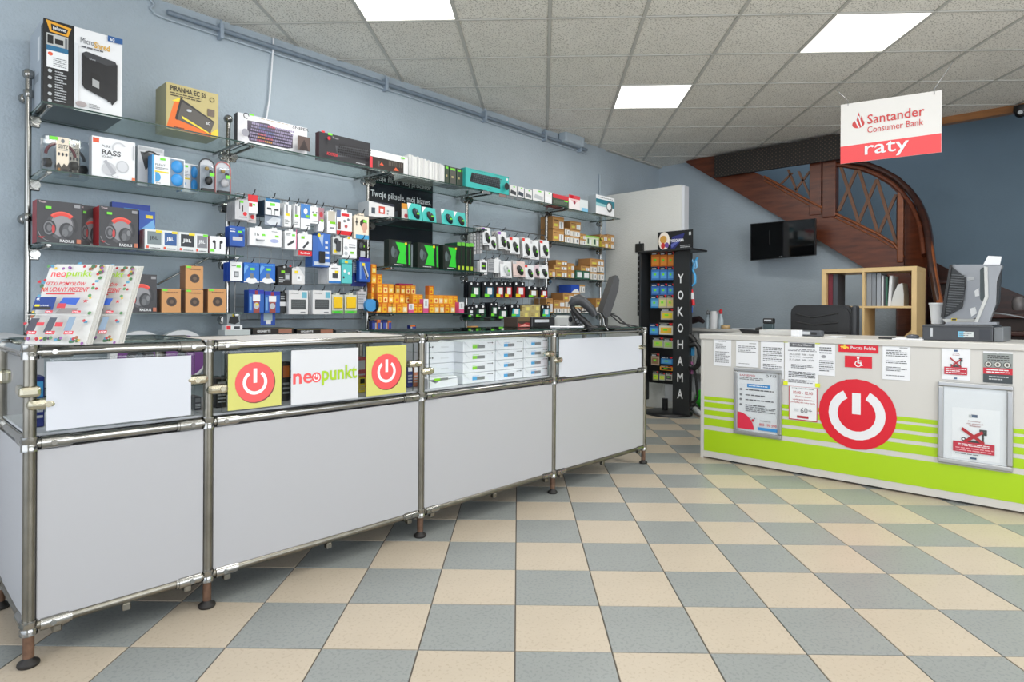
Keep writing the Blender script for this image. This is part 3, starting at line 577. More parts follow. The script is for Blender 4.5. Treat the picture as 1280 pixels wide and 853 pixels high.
# ================================================================== WALL SHELVING
SX = [.612, 1.625, 2.665, 3.68, 4.765, 5.70]; PY = 4.02; YF = 3.75; YB = 4.14
Z1, Z2, Z3, Z4, Z5 = 2.065, 1.735, 1.375, 1.030, .868
ws = empty('wall_shelving', (3.15, 4.05, 0), 'chrome-post wall shelving with glass shelves and wire grids along the blue wall', 'shelving')
for i, x in enumerate(SX):
    top = 2.235 if i in (0, 1) else 2.10
    p = MB().cyl((x, PY, .02), (x, PY, top), .015, 14).build('post', CHROME, ws)
    if i in (0, 1): MB().sph((x, PY, top+.025), .028, nu=16, nv=10).build('ball_finial', CHROME, p)
    for z in ((1.52, 2.16) if i == 0 else (1.52,)):
        MB().cyl((x, PY, z), (x, 4.165, z), .011, 10).build('wall_spacer', CHROME, p)
        MB().sph((x, 4.135, z), .027, nu=12, nv=8).build('wall_boss', CHROME, p)
        MB().lathe((x, PY, z-.02), [(.016, 0), (.021, .003), (.021, .037), (.016, .04)], 12).build('collar', CHROME, p)
def bracket(x, z, sgn, yf=YF, yb=YB):
    xs = x+sgn*.045
    b = MB().box(xs-.006, xs+.006, yf+.02, yb, z-.024, z-.009, b=.002).build('shelf_bracket', CHROME, ws)
    k = MB(); k.cyl((x+sgn*.028, PY-.03, z-.045), (x+sgn*.028, PY+.03, z-.045), .022, 12); k.build('clamp', CHROME, b)
    MB().box(min(x, xs)-.004, max(x, xs)+.004, PY-.012, PY+.012, z-.075, z-.016, b=.005).build('clamp_arm', CHROME, b)
    MB().box(xs-.012, xs+.012, yf+.01, yf+.045, z-.02, z-.006, b=.003).build('glass_grip', CHROME, b)
def shelf(i, z, j=None, x0=None, x1=None, yf=YF):
    a = SX[i]+.012 if x0 is None else x0; b = SX[i+1]-.012 if x1 is None else x1
    MB().box(a, b, yf, YB, z-.008, z, ms=[1, 1, 1, 1, 0, 0]).build('glass_shelf', [GLASS, GEDGE], ws)
    bracket(SX[i], z, 1, yf); bracket(SX[i+1], z, -1, yf)
for z in (Z1, Z2, Z3, Z4): shelf(0, z)
shelf(1, Z1)
for z in (Z1, Z2, Z3, Z4): shelf(2, z)
shelf(3, Z1)
shelf(4, Z1, x1=5.74, yf=3.79)
Z2b, Z3b, Z4b = 1.752, 1.392, 1.031
for z in (Z2b, Z3b, Z4b): shelf(4, z, x1=5.86, yf=3.935)
for i in (1, 2, 3, 4): shelf(i, Z5)
for i in range(5): shelf(i, .62)
MB().cyl(hy(196, 356, 4.12), hy(262, 322, 4.12), .006, 8).build('tie_rod', CHROME, ws)
# wire grids with hooks
GRIDW = mat('zinc_wire', (150,154,156), .3, .9)
def grid(x0, x1, z0, z1, step):
    root = empty('wire_grid', (x0, 3.985, z0), 'wire display grid with rows of hooks, %s' % ('left of the tall stack of white boxes' if x0 < 2 else 'right of the black and green headset boxes'), 'grid')
    fr = MB(); 
    for z in (z0, z1): fr.cyl((x0, 3.985, z), (x1, 3.985, z), .0045, 6)
    for x in (x0, x1): fr.cyl((x, 3.985, z0), (x, 3.985, z1), .0045, 6)
    fr.build('grid_frame', GRIDW, root)
    g = MB(); n = int((x1-x0)/step)
    for k in range(1, n): x = x0+(x1-x0)*k/n; g.cyl((x, 3.985, z0), (x, 3.985, z1), .0022, 5, cap=False)
    n = int((z1-z0)/step)
    for k in range(1, n): z = z0+(z1-z0)*k/n; g.cyl((x0, 3.98, z), (x1, 3.98, z), .0022, 5, cap=False)
    stuff(g.build('grid_wires', GRIDW, root)); return root
G2 = grid(1.66, 2.60, .985, 1.79, .075); G4 = grid(3.73, 4.70, .96, 1.80, .075)
HOOKM = mat('hook_wire', (70,72,74), .3, .9)
def hook(x, z, y=3.80, root=None, m=HOOKM):
    MB().tube([(x, 3.98, z), (x, y+.02, z+.004), (x, y-.01, z+.014), (x, y-.025, z+.035)], .003, 6).build('hook', m, root or (G2 if x < 3 else G4))

# ------------------------------------------------------------------ products
def sticker(c='st', x=.62, y=.86, w_=.2, h_=.07): return ('r', x, y, x+w_, y+h_, c)
def pbox(name, label, px0, px1, ytop, z, shapes, front='w', side=None, top=None, d=.12, n=3.79, cat='box', group=None, h=None, b=.0012, pyb=None, parts=None, keep=None):
    a = hy(px0, ytop, n); a2 = hy(px1, ytop, n)
    if pyb is not None: z = hy(px0, pyb, n).z
    hh = h if h else max(a.z-z, .012)
    f, s_, t = cm(front), cm(side if side is not None else front), cm(top if top is not None else front)
    o = MB().box(a.x, a2.x, n, n+d, z+.0008, z+hh, ms=[1, 1, 0, 0, 0, 2]).build(name, [f, s_, t])
    tag(o, label, cat, group)
    if shapes: decal(o, shapes, (a.x, n, z), (a2.x-a.x, 0, 0), (0, 0, hh), FRONT)
    return o
def text(t, x, y, h, c='w', w_=None, b=1, sk=0): return ('t', t, x, y, h, c, w_, b, sk)
# ---- bay 1, top shelf
# paper shredder box
sh = [('r', 0, 0, .375, 1, 'k'), ('r', .375, 0, 1, 1, 'w'),
  ('p', [(.03, .99), (.34, .96), (.30, .85), (.08, .86)], (232,168,48)), ('p', [(.09, .955), (.30, .935), (.275, .87), (.10, .88)], 'k'), text('Fellowes', .115, .895, .042, 'w', .16, 2),
  ('r', .04, .60, .30, .84, (190,192,190)), ('r', .05, .72, .12, .82, 'k'), ('r', .14, .73, .24, .79, 'k'), ('r', .26, .7, .29, .82, 'g'), ('r', .04, .64, .30, .70, (40,110,150)), ('r', .04, .44, .30, .64, 'w'), ('e', .085, .60, .03, .022, (228,92,58)), ('l', .12, .46, .28, .57, 5, 'g'),
  ('l', .14, .05, .28, .42, 12, 'lg')]+[('e', .08, y, .025, .02, 'lg') for y in (.40, .32, .22, .13, .05)]+[
  text('Micro', .45, .82, .07, (90,94,100), .17, 0), text('Shred', .625, .80, .075, (218,168,50), .2, 2), ('l', .46, .76, .86, .80, 1, (90,94,100)), ('r', .8, .93, 1, 1, 'ds'), text('60', .83, .94, .04, 'w', .06),
  ('r', .375, .1, .42, .8, (222,226,230)), ('p', [(.47, .70), (.52, .73), (.90, .69), (.93, .64), (.93, .22), (.86, .14), (.84, .18), (.50, .28), (.47, .32)], (26,27,30)), ('p', [(.47, .70), (.52, .73), (.90, .69), (.93, .64), (.78, .62), (.52, .66)], (58,60,64)),
  ('p', [(.78, .62), (.93, .66), (.93, .22), (.80, .17)], (28,29,32)), ('p', [(.58, .50), (.70, .47), (.70, .30), (.58, .33)], (20,20,22)), ('p', [(.60, .42), (.69, .40), (.69, .31), (.60, .33)], (170,172,172)), text('Fellowes', .56, .64, .02, 'lg', .08),
  ('e', .46, .08, .07, .035, (170,160,160)), ('l', .56, .05, .7, .11, 3, 'g')]
SHR = pbox('shredder_box', 'big black and white shredder box at the far left end of the top shelf', 54, 153, 22, Z1, sh, 'k', (178,188,198), 'k', d=.33, n=3.80)
decal(SHR, [('r', .25, .55, .42, .9, (120,130,140)), ('r', .6, .6, .75, .9, (232,236,240)), ('r', .86, 0, 1, 1, 'k'), ('r', .3, .35, .7, .45, (140,150,160))], (hy(54, 60, 3.8).x, 4.13, Z1), (0, -.33, 0), (0, 0, .4), (-1, 0, 0), 'side_print')
lam = [('r', 0, 0, 1, 1, 'lk'), ('p', [(0, .02), (.14, .6), (.22, .66), (.86, .1), (.86, .0)], (232,112,38)), ('p', [(.10, .62), (.24, .72), (.30, .66), (.2, .62)], (240,214,60)), ('p', [(.16, .25), (.26, .72), (.92, .34), (.84, .08)], (88,84,80)), ('p', [(.30, .72), (.26, .72), (.16, .25), (.2, .22)], (40,38,38)), ('p', [(.26, .72), (.92, .36), (.92, .33), (.25, .67)], (50,48,48)),
  ('p', [(.28, .34), (.80, .10), (.82, .06), (.30, .28)], (240,214,60)), ('p', [(.86, .1), (.96, .2), (1, .2), (1, 0), (.84, 0)], (240,206,60)), text('PIRANHA EC 5S', .07, .84, .11, (44,38,34), .68, 2), ('l', .07, .72, .9, .82, 2, (80,70,50)), ('a', .87, .84, .05, .035, 0, 360, (60,52,40)), ('r', .78, .46, .92, .62, (110,96,84)), text('EC', .76, .26, .06, 'w', .07), ('e', .42, .48, .05, .03, 'lg'), ('l', .14, .03, .4, .09, 1, (90,40,20))]
pbox('laminator_box', 'olive and orange laminator box on the top shelf beside the second post', 208, 273, 102, Z1, lam, 'lk', (150,146,112), 'lk', d=.18, n=3.80)
# ---- bay 1, second shelf
def clamshell(px0, px1, ytop, z, band, label, n=3.80, d=.09):
    a, b = hy(px0, ytop, n), hy(px1, ytop, n); W = b.x-a.x; H = a.z-z; cx = (a.x+b.x)/2
    root = empty('headphone_clamshell', (cx, n+d/2, z), label, 'headphones')
    MB().box(a.x, b.x, n, n+d, z+.001, z+H, b=.006).build('clear_shell', CLEAR, root)
    R = W*.40; cz = z+H*.52
    t = MB(); t.tube([(cx-R*math.cos(q)*1.0, n+d*.5, cz+R*1.0*math.sin(q)) for q in [math.pi*k/14 for k in range(15)]], .007, 8); t.build('headband', cm(band), root)
    for s_ in (-1, 1):
        MB().lathe((cx+s_*R*.92, n+d*.5, cz-.075), [(.004, .006), (.018, .01), (.023, .03), (.018, .05), (.004, .054)], 14).build('ear_cup', BLACK, root)
    c = MB().box(cx-W*.17, cx+W*.17, n-.001, n+.002, z+.004, z+H*.98).build('card', cm('cr'), root)
    decal(c, [text('GUTZ', .08, .66, .12, 'k', .84, 2, .2), ('l', .1, .60, .9, .64, 1, 'g'), ('e', .2, .5, .09, .05, 'dg'), ('e', .5, .5, .09, .05, 'dg'), ('e', .8, .5, .09, .05, 'dg'), ('p', [(0, 0), (0, .16), (.2, .25), (.4, .12), (.6, .24), (.85, .16), (1, .28), (1, 0)], (70,66,60)), ('r', .1, 0, .3, .1, (160,110,50)), ('r', .5, 0, .9, .08, 'k'), ('e', .5, .88, .14, .06, 'g')], (cx-W*.17, n-.0012, z+.004), (W*.34, 0, 0), (0, 0, H*.97), FRONT)
    decal(c, [('r', 0, 0, 1, 1, 'st')], (a.x+W*.14, n-.002, z+H*.88), (.035, 0, 0), (0, 0, .016), FRONT, 'price_sticker')
clamshell(55, 101, 167, Z2, 'bg', 'clear clamshell with burgundy headphones and a white centre card, second shelf far left', 3.79)
clamshell(72, 112, 172, Z2, 'dg', 'clear clamshell with dark headphones behind the burgundy ones', 3.91)
pb = [('r', .02, .85, .16, .96, (228,88,50)), text('PURE', .22, .76, .06, (120,122,126), .2, 1), text('BASS', .22, .58, .13, (70,72,76), .44, 2), text('SOUND', .22, .51, .05, (120,122,126), .24, 1), ('a', .62, .78, .17, .13, 30, 200, (206,208,212)), ('e', .70, .34, .15, .155, (190,192,196)), ('e', .70, .34, .12, .125, (214,216,220)), ('e', .38, .24, .16, .16, (198,200,204)), ('p', [(.26, .42), (.32, .46), (.56, .16), (.46, .1)], (172,174,180)), ('a', .52, .14, .1, .085, 200, 330, (160,162,166)), ('r', .94, .55, .97, .9, 'lg'), ('r', .92, .02, 1, .1, (228,120,70))]
pbox('headphone_box', 'white headphone box with large grey lettering on the second shelf', 115, 169, 169, Z2, pb, 'w', 'lg', 'w', d=.06)
pbox('headphone_box', 'pale grey headphone box half hidden behind the blue headphone pack', 172, 205, 181, Z2, [('p', [(.1, .85), (.85, .85), (.5, .6), (.3, .4)], 'dg'), ('a', .5, .7, .35, .28, 30, 150, 'k'), ('p', [(.4, .4), (.6, .7), (.62, .2)], (120,60,120)), ('r', .05, .9, .95, .97, 'lg')], (214,216,220), 'lg', 'w', d=.06, n=3.88)
def bluephones(p0, p1, yt, label, n):
    w2 = [('r', 0, 0, 1, 1, 'w'), ('r', 0, 0, .06, 1, 'lb'), ('r', .55, .04, .97, .96, (120,140,160)), ('r', .08, .44, .5, .49, 'y'), text('FLEAT', .1, .66, .07, 'g', .3), ('l', .1, .54, .48, .62, 2, 'g'), ('a', .1, .28, .16, .0, -90, 90, 'lb'), text('JVC', .12, .06, .05, 'k', .14), ('r', .24, .86, .4, .93, 'st')]
    o = pbox('blue_headphone_pack', label, p0, p1, yt, Z2, w2, 'w', (60,130,190), 'w', d=.07, n=n, cat='headphones')
    a, b = hy(p0, yt, n), hy(p1, yt, n); W = b.x-a.x; H = a.z-Z2
    for zz in (.27, .72): MB().sph((a.x+W*.76, n-.002, Z2+H*zz), W*.19, .012, H*.21, 18, 8).build('ear_cup', mat('sky_blue_plastic', (56,150,220), .4), o)
bluephones(190, 231, 193, 'white pack with two sky-blue ear cups, larger and in front on the second shelf', 3.79)
bluephones(226, 248, 203, 'white pack with two sky-blue ear cups, the smaller one to the right behind', 3.87)
def pod(p0, p1, yt, edge, label):
    n = 3.80; a, b = hy(p0, yt, n), hy(p1, yt, n); W = b.x-a.x; H = a.z-Z2; cx = (a.x+b.x)/2
    root = empty('earphone_pod', (cx, n, Z2), label, 'earphones')
    pts = [(cx-W/2, n, Z2+.002), (cx+W/2, n, Z2+.002)]+[(cx+W/2*math.cos(q), n, Z2+H-W/2+W/2*math.sin(q)) for q in [math.pi*k/10 for k in range(11)]]
    MB().prism(pts, (0, .004, 0)).build('card', cm((196,200,206)), root)
    MB().tube([Vector(p)+Vector((0, -.002, 0)) for p in pts+pts[:1]], .004, 6).build('rim', cm(edge), root)
    MB().box(cx-W*.42, cx+W*.42, n-.022, n-.001, Z2+.004, Z2+H*.8, b=.01).build('clear_shell', CLEAR, root)
    MB().sph((cx, n-.03, Z2+H*.33), W*.26, .012, H*.13, 12, 8).build('earphone_case', WHITEP if edge != 'dg' else BLACK, root)
    MB().sph((cx-W*.12, n-.03, Z2+H*.68), W*.15, .01, H*.06, 10, 6).build('ear_tip', cm('ki'), root)
    MB().sph((cx+W*.14, n-.03, Z2+H*.60), W*.13, .01, H*.06, 10, 6).build('ear_tip', cm('dg'), root)
    decal(root, [('r', 0, 0, 1, 1, 'st')], (cx, n-.045, Z2+H*.46), (W*.3, 0, 0), (0, 0, H*.1), FRONT, 'price_sticker')
    MB().box(cx-W*.4, cx+W*.4, n-.026, n+.01, Z2+.001, Z2+H*.1).build('base_label', BLACK, root)
pod(249, 268, 197, 'dg', 'tall rounded clear pack with black earphones near the second post')
pod(269, 288, 201, (196,120,120), 'tall rounded clear pack with white earphones and a pink rim at the second post')
# ---- bay 1, third shelf: gaming headset boxes
HS = [('r', 0, 0, 1, 1, (58,58,62)), ('e', .54, .42, .30, .32, (88,88,92)), ('e', .55, .44, .25, .27, (146,146,150)), ('a', .56, .44, .36, .30, -28, 40, (44,46,50)), ('a', .56, .44, .36, .31, 140, 205, (70,72,76)), ('a', .56, .47, .34, .225, 42, 142, (222,66,56)), ('a', .56, .47, .34, .30, 46, 138, (242,96,80)), ('e', .28, .36, .14, .19, (48,50,54)), ('e', .26, .36, .115, .16, (120,120,124)), ('e', .26, .36, .09, .125, (64,66,70)), ('e', .27, .36, .055, .08, (110,110,114)), ('e', .36, .34, .035, .10, (196,60,60)), ('e', .66, .32, .17, .19, (52,54,58)), ('e', .68, .33, .12, .14, (84,86,90)), ('e', .62, .27, .07, .09, (110,112,116)), ('e', .74, .38, .05, .07, (126,128,132)), ('p', [(.56, .2), (.62, .24), (.5, .12), (.44, .12)], (70,72,76)), ('a', .32, .3, .3, .285, 190, 262, (140,140,144)),
      text('Trust', .04, .93, .045, (220,200,204), .16, 2), ('r', .82, .88, .96, .95, (150,150,154)), text('RADIUS', .50, .035, .07, 'w', .33, 2), ('r', .88, .03, .98, .13, (190,110,80)), ('p', [(.02, .15), (.18, .15), (.1, .09)], (150,46,50)), ('r', .18, .80, .31, .86, 'st')]
RS = (150, 40, 48)
pbox('headset_box', 'dark grey gaming headset box with red side, leftmost on the third shelf', 46, 102, 249, Z3, HS, (58,58,62), RS, 'k', d=.11, n=3.80)
pbox('headset_box', 'dark grey gaming headset box standing behind, between the two front headset boxes', 98, 128, 256, Z3, HS, (58,58,62), (58,58,62), 'k', d=.10, n=3.92)
pbox('headset_box', 'dark grey gaming headset box with red side, second front box on the third shelf', 124, 173, 257, Z3, HS, (58,58,62), (176,34,44), 'k', d=.12, n=3.79)
pbox('blue_card_box', 'royal blue box standing behind the second headset box', 140, 188, 252, Z3, [('r', .3, .84, .7, .9, 'lb')], (26,62,160), 'nb', 'b', d=.05, n=3.98)
pbox('blue_card_box', 'smaller blue box with a light swirl right of the second headset box', 174, 194, 263, Z3, [('p', [(0, .5), (.9, .8), (1, .6), (.2, .3)], (110,170,220)), ('r', .4, .82, .85, .9, 'y'), ('r', 0, 0, .3, .4, (30,30,50))], (36,84,176), 'nb', 'b', d=.05, n=3.88)
for k, (a, b, yt, fc, lab) in enumerate([(181, 203, 286, (120,134,138), 'leftmost, grey'), (203, 222, 288, (44,90,150), 'blue'), (223, 244, 290, (40,46,52), 'black'), (244, 260, 292, (128,130,136), 'rightmost, pale grey')]):
    pbox('speaker_box', 'small portable speaker box on the third shelf, %s one of four' % lab, a, b, yt, Z3, [('r', .06, .28, .94, .9, fc), ('r', .06, .28, .14, .9, 'w'), text('JBL', .26, .46, .22, 'w' if k != 0 else 'dg', .5, 2), ('r', .62, .86, .98, .98, 'y' if k < 3 else 'st'), ('r', .08, .08, .22, .2, (226,80,50)), ('l', .3, .06, .9, .16, 1, 'g')], (222,226,226), 'lg', 'w', d=.09, cat='speaker box')
pbox('earbud_box', 'small white box picturing two black earbuds at the right end of the third shelf', 262, 282, 295, Z3, [('r', .3, .3, .38, .7, 'k'), ('r', .62, .3, .7, .7, 'k'), ('e', .28, .7, .1, None, 'k'), ('e', .72, .7, .1, None, 'k'), ('r', .04, .14, .3, .3, 'st')], 'w', (170,60,60), 'w', d=.06)
# ---- bay 1, fourth shelf
pbox('headset_box', 'dark grey gaming headset box alone on the fourth shelf, half behind the brochures', 152, 196, 342, Z4, HS, (58,58,62), (58,58,62), 'k', d=.1, n=3.80)
KR = [('e', .52, .46, .27, None, (80,62,50)), ('a', .52, .46, .2, .14, 0, 360, (56,42,34)), ('e', .52, .46, .1, None, (104,84,66)), ('l', .2, .8, .85, .9, 1, (140,96,60)), ('r', .05, .9, .3, .98, 'st')]
kx = [(202, 226, 361, None, 'left one standing apart'), (232, 254, 362, None, 'lower box of the stacked pair'), (260, 283, 361, None, 'right one beside the post')]
for a, b, yt, _n, lab in kx: pbox('kraft_box', 'brown kraft box with a dark round medallion, %s' % lab, a, b, yt, Z4, KR, (206,150,92), (150,104,64), 'br', d=.09)
pbox('kraft_box', 'brown kraft box with a dark round medallion, upper box of the stacked pair', 232, 254, 332, hy(232, 361.4, 3.79).z, KR, (206,150,92), (150,104,64), 'br', d=.09)
for px, c2, lab in ((174, 'dg', 'left'), (226, 'p', 'right')):
    c = hy(px, 437, 3.95); root = empty('coiled_reel', (c.x, 3.95, .621), 'round white and purple coiled reel under the fourth shelf, %s one' % lab, 'reel')
    MB().ring((c.x, 3.93, .621+.155), .15, .10, (1, 0, 0), (0, 0, 1), (0, 1, 0), .05, n=32).build('outer_rim', cm('w'), root)
    MB().ring((c.x+.01, 3.926, .621+.15), .125, .05, (1, 0, 0), (0, 0, 1), (0, 1, 0), .05, n=28).build('purple_band', cm('p'), root)
    MB().ring((c.x, 3.922, .621+.15), .07, .03, (1, 0, 0), (0, 0, 1), (0, 1, 0), .05, n=20).build('hub', cm(c2), root)
# ---- bay 2, top shelf: keyboard boxes
kb = [('r', 0, 0, 1, 1, (222,222,226)), ('p', [(.13, .8), (.42, .84), (.5, .76), (.72, .76), (.78, .62), (.78, .18), (.7, .12), (.16, .12), (.13, .3)], (84,78,92))]
kc = [(120,110,150), (180,90,110), (200,150,90), (190,110,120), (130,110,160), (110,120,160)]
for r_ in range(6):
    for q in range(22): kb.append(('r', .155+q*.027, .17+r_*.095, .155+q*.027+.02, .17+r_*.095+.065, kc[(q//4+r_) % 6] if 3 < q < 12 else (150,140,170)))
kb += [('r', .8, .1, .99, .6, (90,74,70)), ('p', [(.82, .1), (.9, .5), (.97, .1)], (50,40,40)), text('SNIPER', .72, .80, .1, 'dg', .25, 2), ('a', .07, .86, .04, .028, 0, 300, 'dg'), ('l', .22, .86, .66, .9, 1, 'ki'), ('e', .06, .3, .05, None, (150,150,160)), ('r', .11, .9, .17, .96, 'st')]
pbox('keyboard_box', 'white keyboard box with coloured keys on the top shelf', 297, 384, 140, Z1-.0, kb, (222,222,226), (60,60,66), 'w', d=.05, n=3.79)
kd = [('r', 0, 0, 1, 1, (50,50,54)), ('p', [(.30, .62), (.95, .74), (1, .4), (.34, .22)], (84,86,90))]
for r_ in range(5):
    for q in range(16): kd.append(('r', .34+q*.04, .28+r_*.085+q*.002, .34+q*.04+.03, .28+r_*.085+q*.002+.06, (38,36,40)))
kd += [('r', .94, .0, 1, .45, (214,60,70)), ('r', 0, .94, .06, 1, 'r'), text('KX920', .1, .16, .12, (200,50,60), .2, 2, .2), text('Trust', .2, .80, .07, (160,160,164), .12), ('e', .14, .78, .03, None, (190,46,56)), ('l', .66, .06, .92, .12, 1, 'lg'), ('r', .12, .9, .2, .97, 'st')]
pbox('keyboard_box', 'black keyboard box with red lettering on the top shelf left of the third post', 399, 463, 164, Z1, kd, (50,50,54), (80,26,34), 'k', d=.05, n=3.80)
# ---- bay 3, top shelf
sw = [('r', 0, 0, 1, 1, (226,226,226)), ('r', 0, .02, .88, .66, (52,44,40)), ('r', .2, .2, .25, .5, (90,84,80)), ('p', [(.25, .3), (.36, .3), (.3, .45)], (220,90,60)), ('p', [(.6, .16), (.76, .18), (.67, .34)], (226,100,60))]+[('r', .48+q*.045, .36, .505+q*.045, .6, (96,88,80)) for q in range(8)]+[('r', .8, .86, .9, .94, 'st')]
pbox('software_box', 'flat white-framed box with a dark picture before the row of thin white boxes', 462, 510, 186, Z1, sw, 'w', 'w', 'w', d=.02, n=3.80)
x0 = hy(512, 190, 3.80).x; x1 = hy(556, 200, 3.80).x
for k in range(19):
    t = (x1-x0)/19; xx = x0+k*t; hh = .170-.0012*k+random.uniform(-.004, .004)
    o = MB().box(xx, xx+t*.86, 3.80+random.uniform(-.006, .004), 4.0, Z1+.001, Z1+hh, b=.001).build('thin_white_box', cm([(226,226,224), (214,214,214), (236,236,234)][k % 3]))
    tag(o, 'thin white box on edge, %s from left in the packed row on the top shelf' % ORDW[k], 'box', 'thin white boxes packed on edge on the top shelf')
for a, b, yt, c_, lab in [(556.5, 561, 206, (64,74,60), 'first'), (562, 570, 208, (84,84,78), 'second'), (571, 577, 210, (70,76,66), 'third'), (577.5, 582, 211, (90,92,86), 'fourth')]:
    pbox('slim_dark_box', 'slim dark green-labelled box between white and turquoise boxes, %s from left' % lab, a, b, yt, Z1, [('r', .15, .82, .85, .93, 'st'), ('r', .3, .4, .6, .5, 'lk')], c_, 'dgn', 'dg', d=.14, n=3.80)
tk = [('r', 0, 0, 1, 1, (62,190,184)), ('p', [(.09, .30), (.13, .80), (.78, .82), (.79, .26)], (34,40,46))]
for r_ in range(5):
    for q in range(15): tk.append(('r', .15+q*.042, .34+r_*.088, .15+q*.042+.03, .34+r_*.088+.06, (72,84,92)))
tk += [('e', .9, .42, .055, .2, (30,36,40)), ('r', .89, .74, .92, .86, 'w'), ('l', .06, .88, .5, .92, 1, (30,110,110)), ('l', .6, .88, .95, .92, 1, (30,110,110)), text('logi', .45, .06, .07, (20,80,80), .08)]
pbox('keyboard_box', 'turquoise keyboard and mouse box on the top shelf above the fourth post', 582, 636, 209, Z1+.001, tk, 't', (40,150,146), 't', d=.06, n=3.765)
# black poster on the wall
PA, PB = hy(459, 240, 4.15).x, hy(541, 240, 4.15).x
o = tag(MB().box(PA, PB, 4.150, 4.158, 1.60, 2.20).build('slogan_poster', mat('black_poster', (26,32,38), .25)), 'black slogan poster with white lettering on the wall behind the second shelf', 'poster')
decal(o, [text('Twoje piksele, mój biznes.', .05, (hy(470, 241, 4.15).z-1.6)/.6-.08, .11, (214,220,222), .92, 1), text('Twoje filmy, mój procesor', .05, (hy(470, 222, 4.15).z-1.6)/.6-.06, .09, (200,206,208), .92, 1), ('p', [(0, .3), (.5, .45), (.6, .36), (.2, .2), (0, .2)], (66,78,88))], (PA, 4.150, 1.60), (PB-PA, 0, 0), (0, 0, .60), FRONT)
# ---- bay 3, second shelf
pbox('white_red_box', 'white box with a red emblem left on the second shelf below the black slogan poster', 461, 493, 251, Z2, [('r', .38, .25, .62, .75, (206,80,66)), ('r', .44, .36, .56, .6, 'w'), ('r', .1, .2, .24, .6, (70,80,90)), ('l', .7, .2, .78, .6, 2, 'g'), ('p', [(0, 1), (1, .82), (1, 1)], (40,44,60))], (222,222,222), 'lg', 'w', d=.14, n=3.85)
pbox('orange_box', 'white box with an orange top beside the turquoise mouse packs', 502, 513, 254, Z2, [('r', 0, .68, 1, 1, (214,146,50)), ('e', .5, .25, .2, None, (170,60,70))], (208,204,200), (30,30,30), 'o', d=.05, n=3.81)
def mousepack(p0, p1, yt, yb, label, card, body, n=3.79, z=None, lean=.02, st_='st', ex=None, group=None, cat='mouse pack'):
    a, b = hy(p0, yt, n), hy(p1, yt, n); c = hy(p0, yb, n); W = b.x-a.x; zb = c.z if z is None else z; H = a.z-zb
    o = MB(); o.prism([(a.x, n, zb+.001), (b.x, n, zb+.001), (b.x+lean*0, n+lean, zb+H), (a.x, n+lean, zb+H)], (0, .003, 0)); o = tag(o.build('mouse_pack', cm(card)), label, cat, group)
    if ex: decal(o, ex, (a.x, n, zb), (W, 0, 0), (0, lean, H), (0, -1, .1))
    ms_ = MB(); mc = Vector(((a.x+b.x)/2+W*.05, n-.006+lean*.4, zb+H*.42)); ms_.sph(mc, W*.25, .016, H*.33, 14, 8)
    ms_.v = [(mc.x+(v[0]-mc.x)*.93+(v[2]-mc.z)*-.30*W/H*1.3, v[1], mc.z+(v[2]-mc.z)*.95) for v in ms_.v]
    mo_ = ms_.build('mouse', body if isinstance(body, bpy.types.Material) else cm(body), o)
    MB().cyl((mc.x-W*.09, n-.024+lean*.4, mc.z+H*.10), (mc.x-W*.09, n-.020+lean*.4, mc.z+H*.20), W*.03, 6).build('scroll_wheel', cm('g'), mo_)
    decal(o, [('r', 0, 0, 1, 1, st_)], (a.x+W*.5, n-.024+lean*.4, zb+H*.36), (W*.17, 0, 0), (0, 0, H*.10), FRONT, 'price_sticker')
    return o
for k, (a, b, yt, lab) in enumerate([(511, 528, 253, 'first'), (529, 546, 258, 'second'), (553, 569, 261, 'third'), (569, 583, 264, 'fourth')]):
    mousepack(a, b, yt, None or yt+22, 'turquoise card with a dark computer mouse on the second shelf, %s from the left' % lab, 't', (26,40,50) if k % 2 == 0 else (50,40,40), z=Z2, ex=[('p', [(.0, 1), (.3, 1), (0, .6)], 'w'), ('r', .6, .0, .95, .06, 'w')])
# ---- bay 3, third shelf: black and green headset boxes
def bg(a, b, yt, label, n, stubs=0):
    o = pbox('green_headset_box', label, a, b, yt, Z3, [('r', 0, 0, 1, 1, (30,36,32)), ('p', [(.12, .12), (.5, .02), (.95, .08), (.95, .92), (.2, .96)], (40,52,46)), ('p', [(.42, .14), (.96, .12), (.9, .5), (.96, .9), (.36, .92), (.6, .55)], (52,206,56)), ('a', .26, .5, .22, .10, -90, 90, (70,84,84)), ('e', .22, .55, .1, .2, (96,110,112)), ('l', .3, .05, .8, .1, 1, 'w'), ('r', .86, .84, .98, .93, 'y')], (30,36,32), (24,36,30), 'k', d=.06, n=n)
    return o
for k, (a, b, yt, n) in enumerate([(486, 509, 299, 3.79), (522, 544, 303, 3.79), (554, 571, 306, 3.79)]):
    bg(a, b, yt, 'black and green headset box under the turquoise mouse packs, %s of the front three' % ['left', 'middle', 'right'][k], n)
for k, (a, b, yt) in enumerate([(509.5, 514, 302), (544.5, 549, 305)]):
    pbox('green_headset_box', 'black box with a green edge squeezed right of the %s headset box' % ['left', 'middle'][k], a, b, yt, Z3, [('p', [(.3, .1), (.8, .1), (.6, .9), (.2, .9)], (52,200,56))], (30,40,34), 'k', 'k', d=.06, n=3.82)
for k, (a, b, yt) in enumerate([(571.5, 576, 303), (576.5, 581, 303), (582, 587, 304), (587.5, 592, 304)]):
    pbox('slim_headset_box', 'tall slim black box with green top by the fourth post, %s from left' % ['first', 'second', 'third', 'fourth'][k], a, b, yt, Z3, [('r', 0, .88, 1, 1, (110,200,70)), ('r', .2, .04, .8, .18, (180,210,60)), ('r', .1, .25, .25, .8, (40,90,50))], (26,32,28), 'dgn', (90,180,60), d=.16, n=3.80)
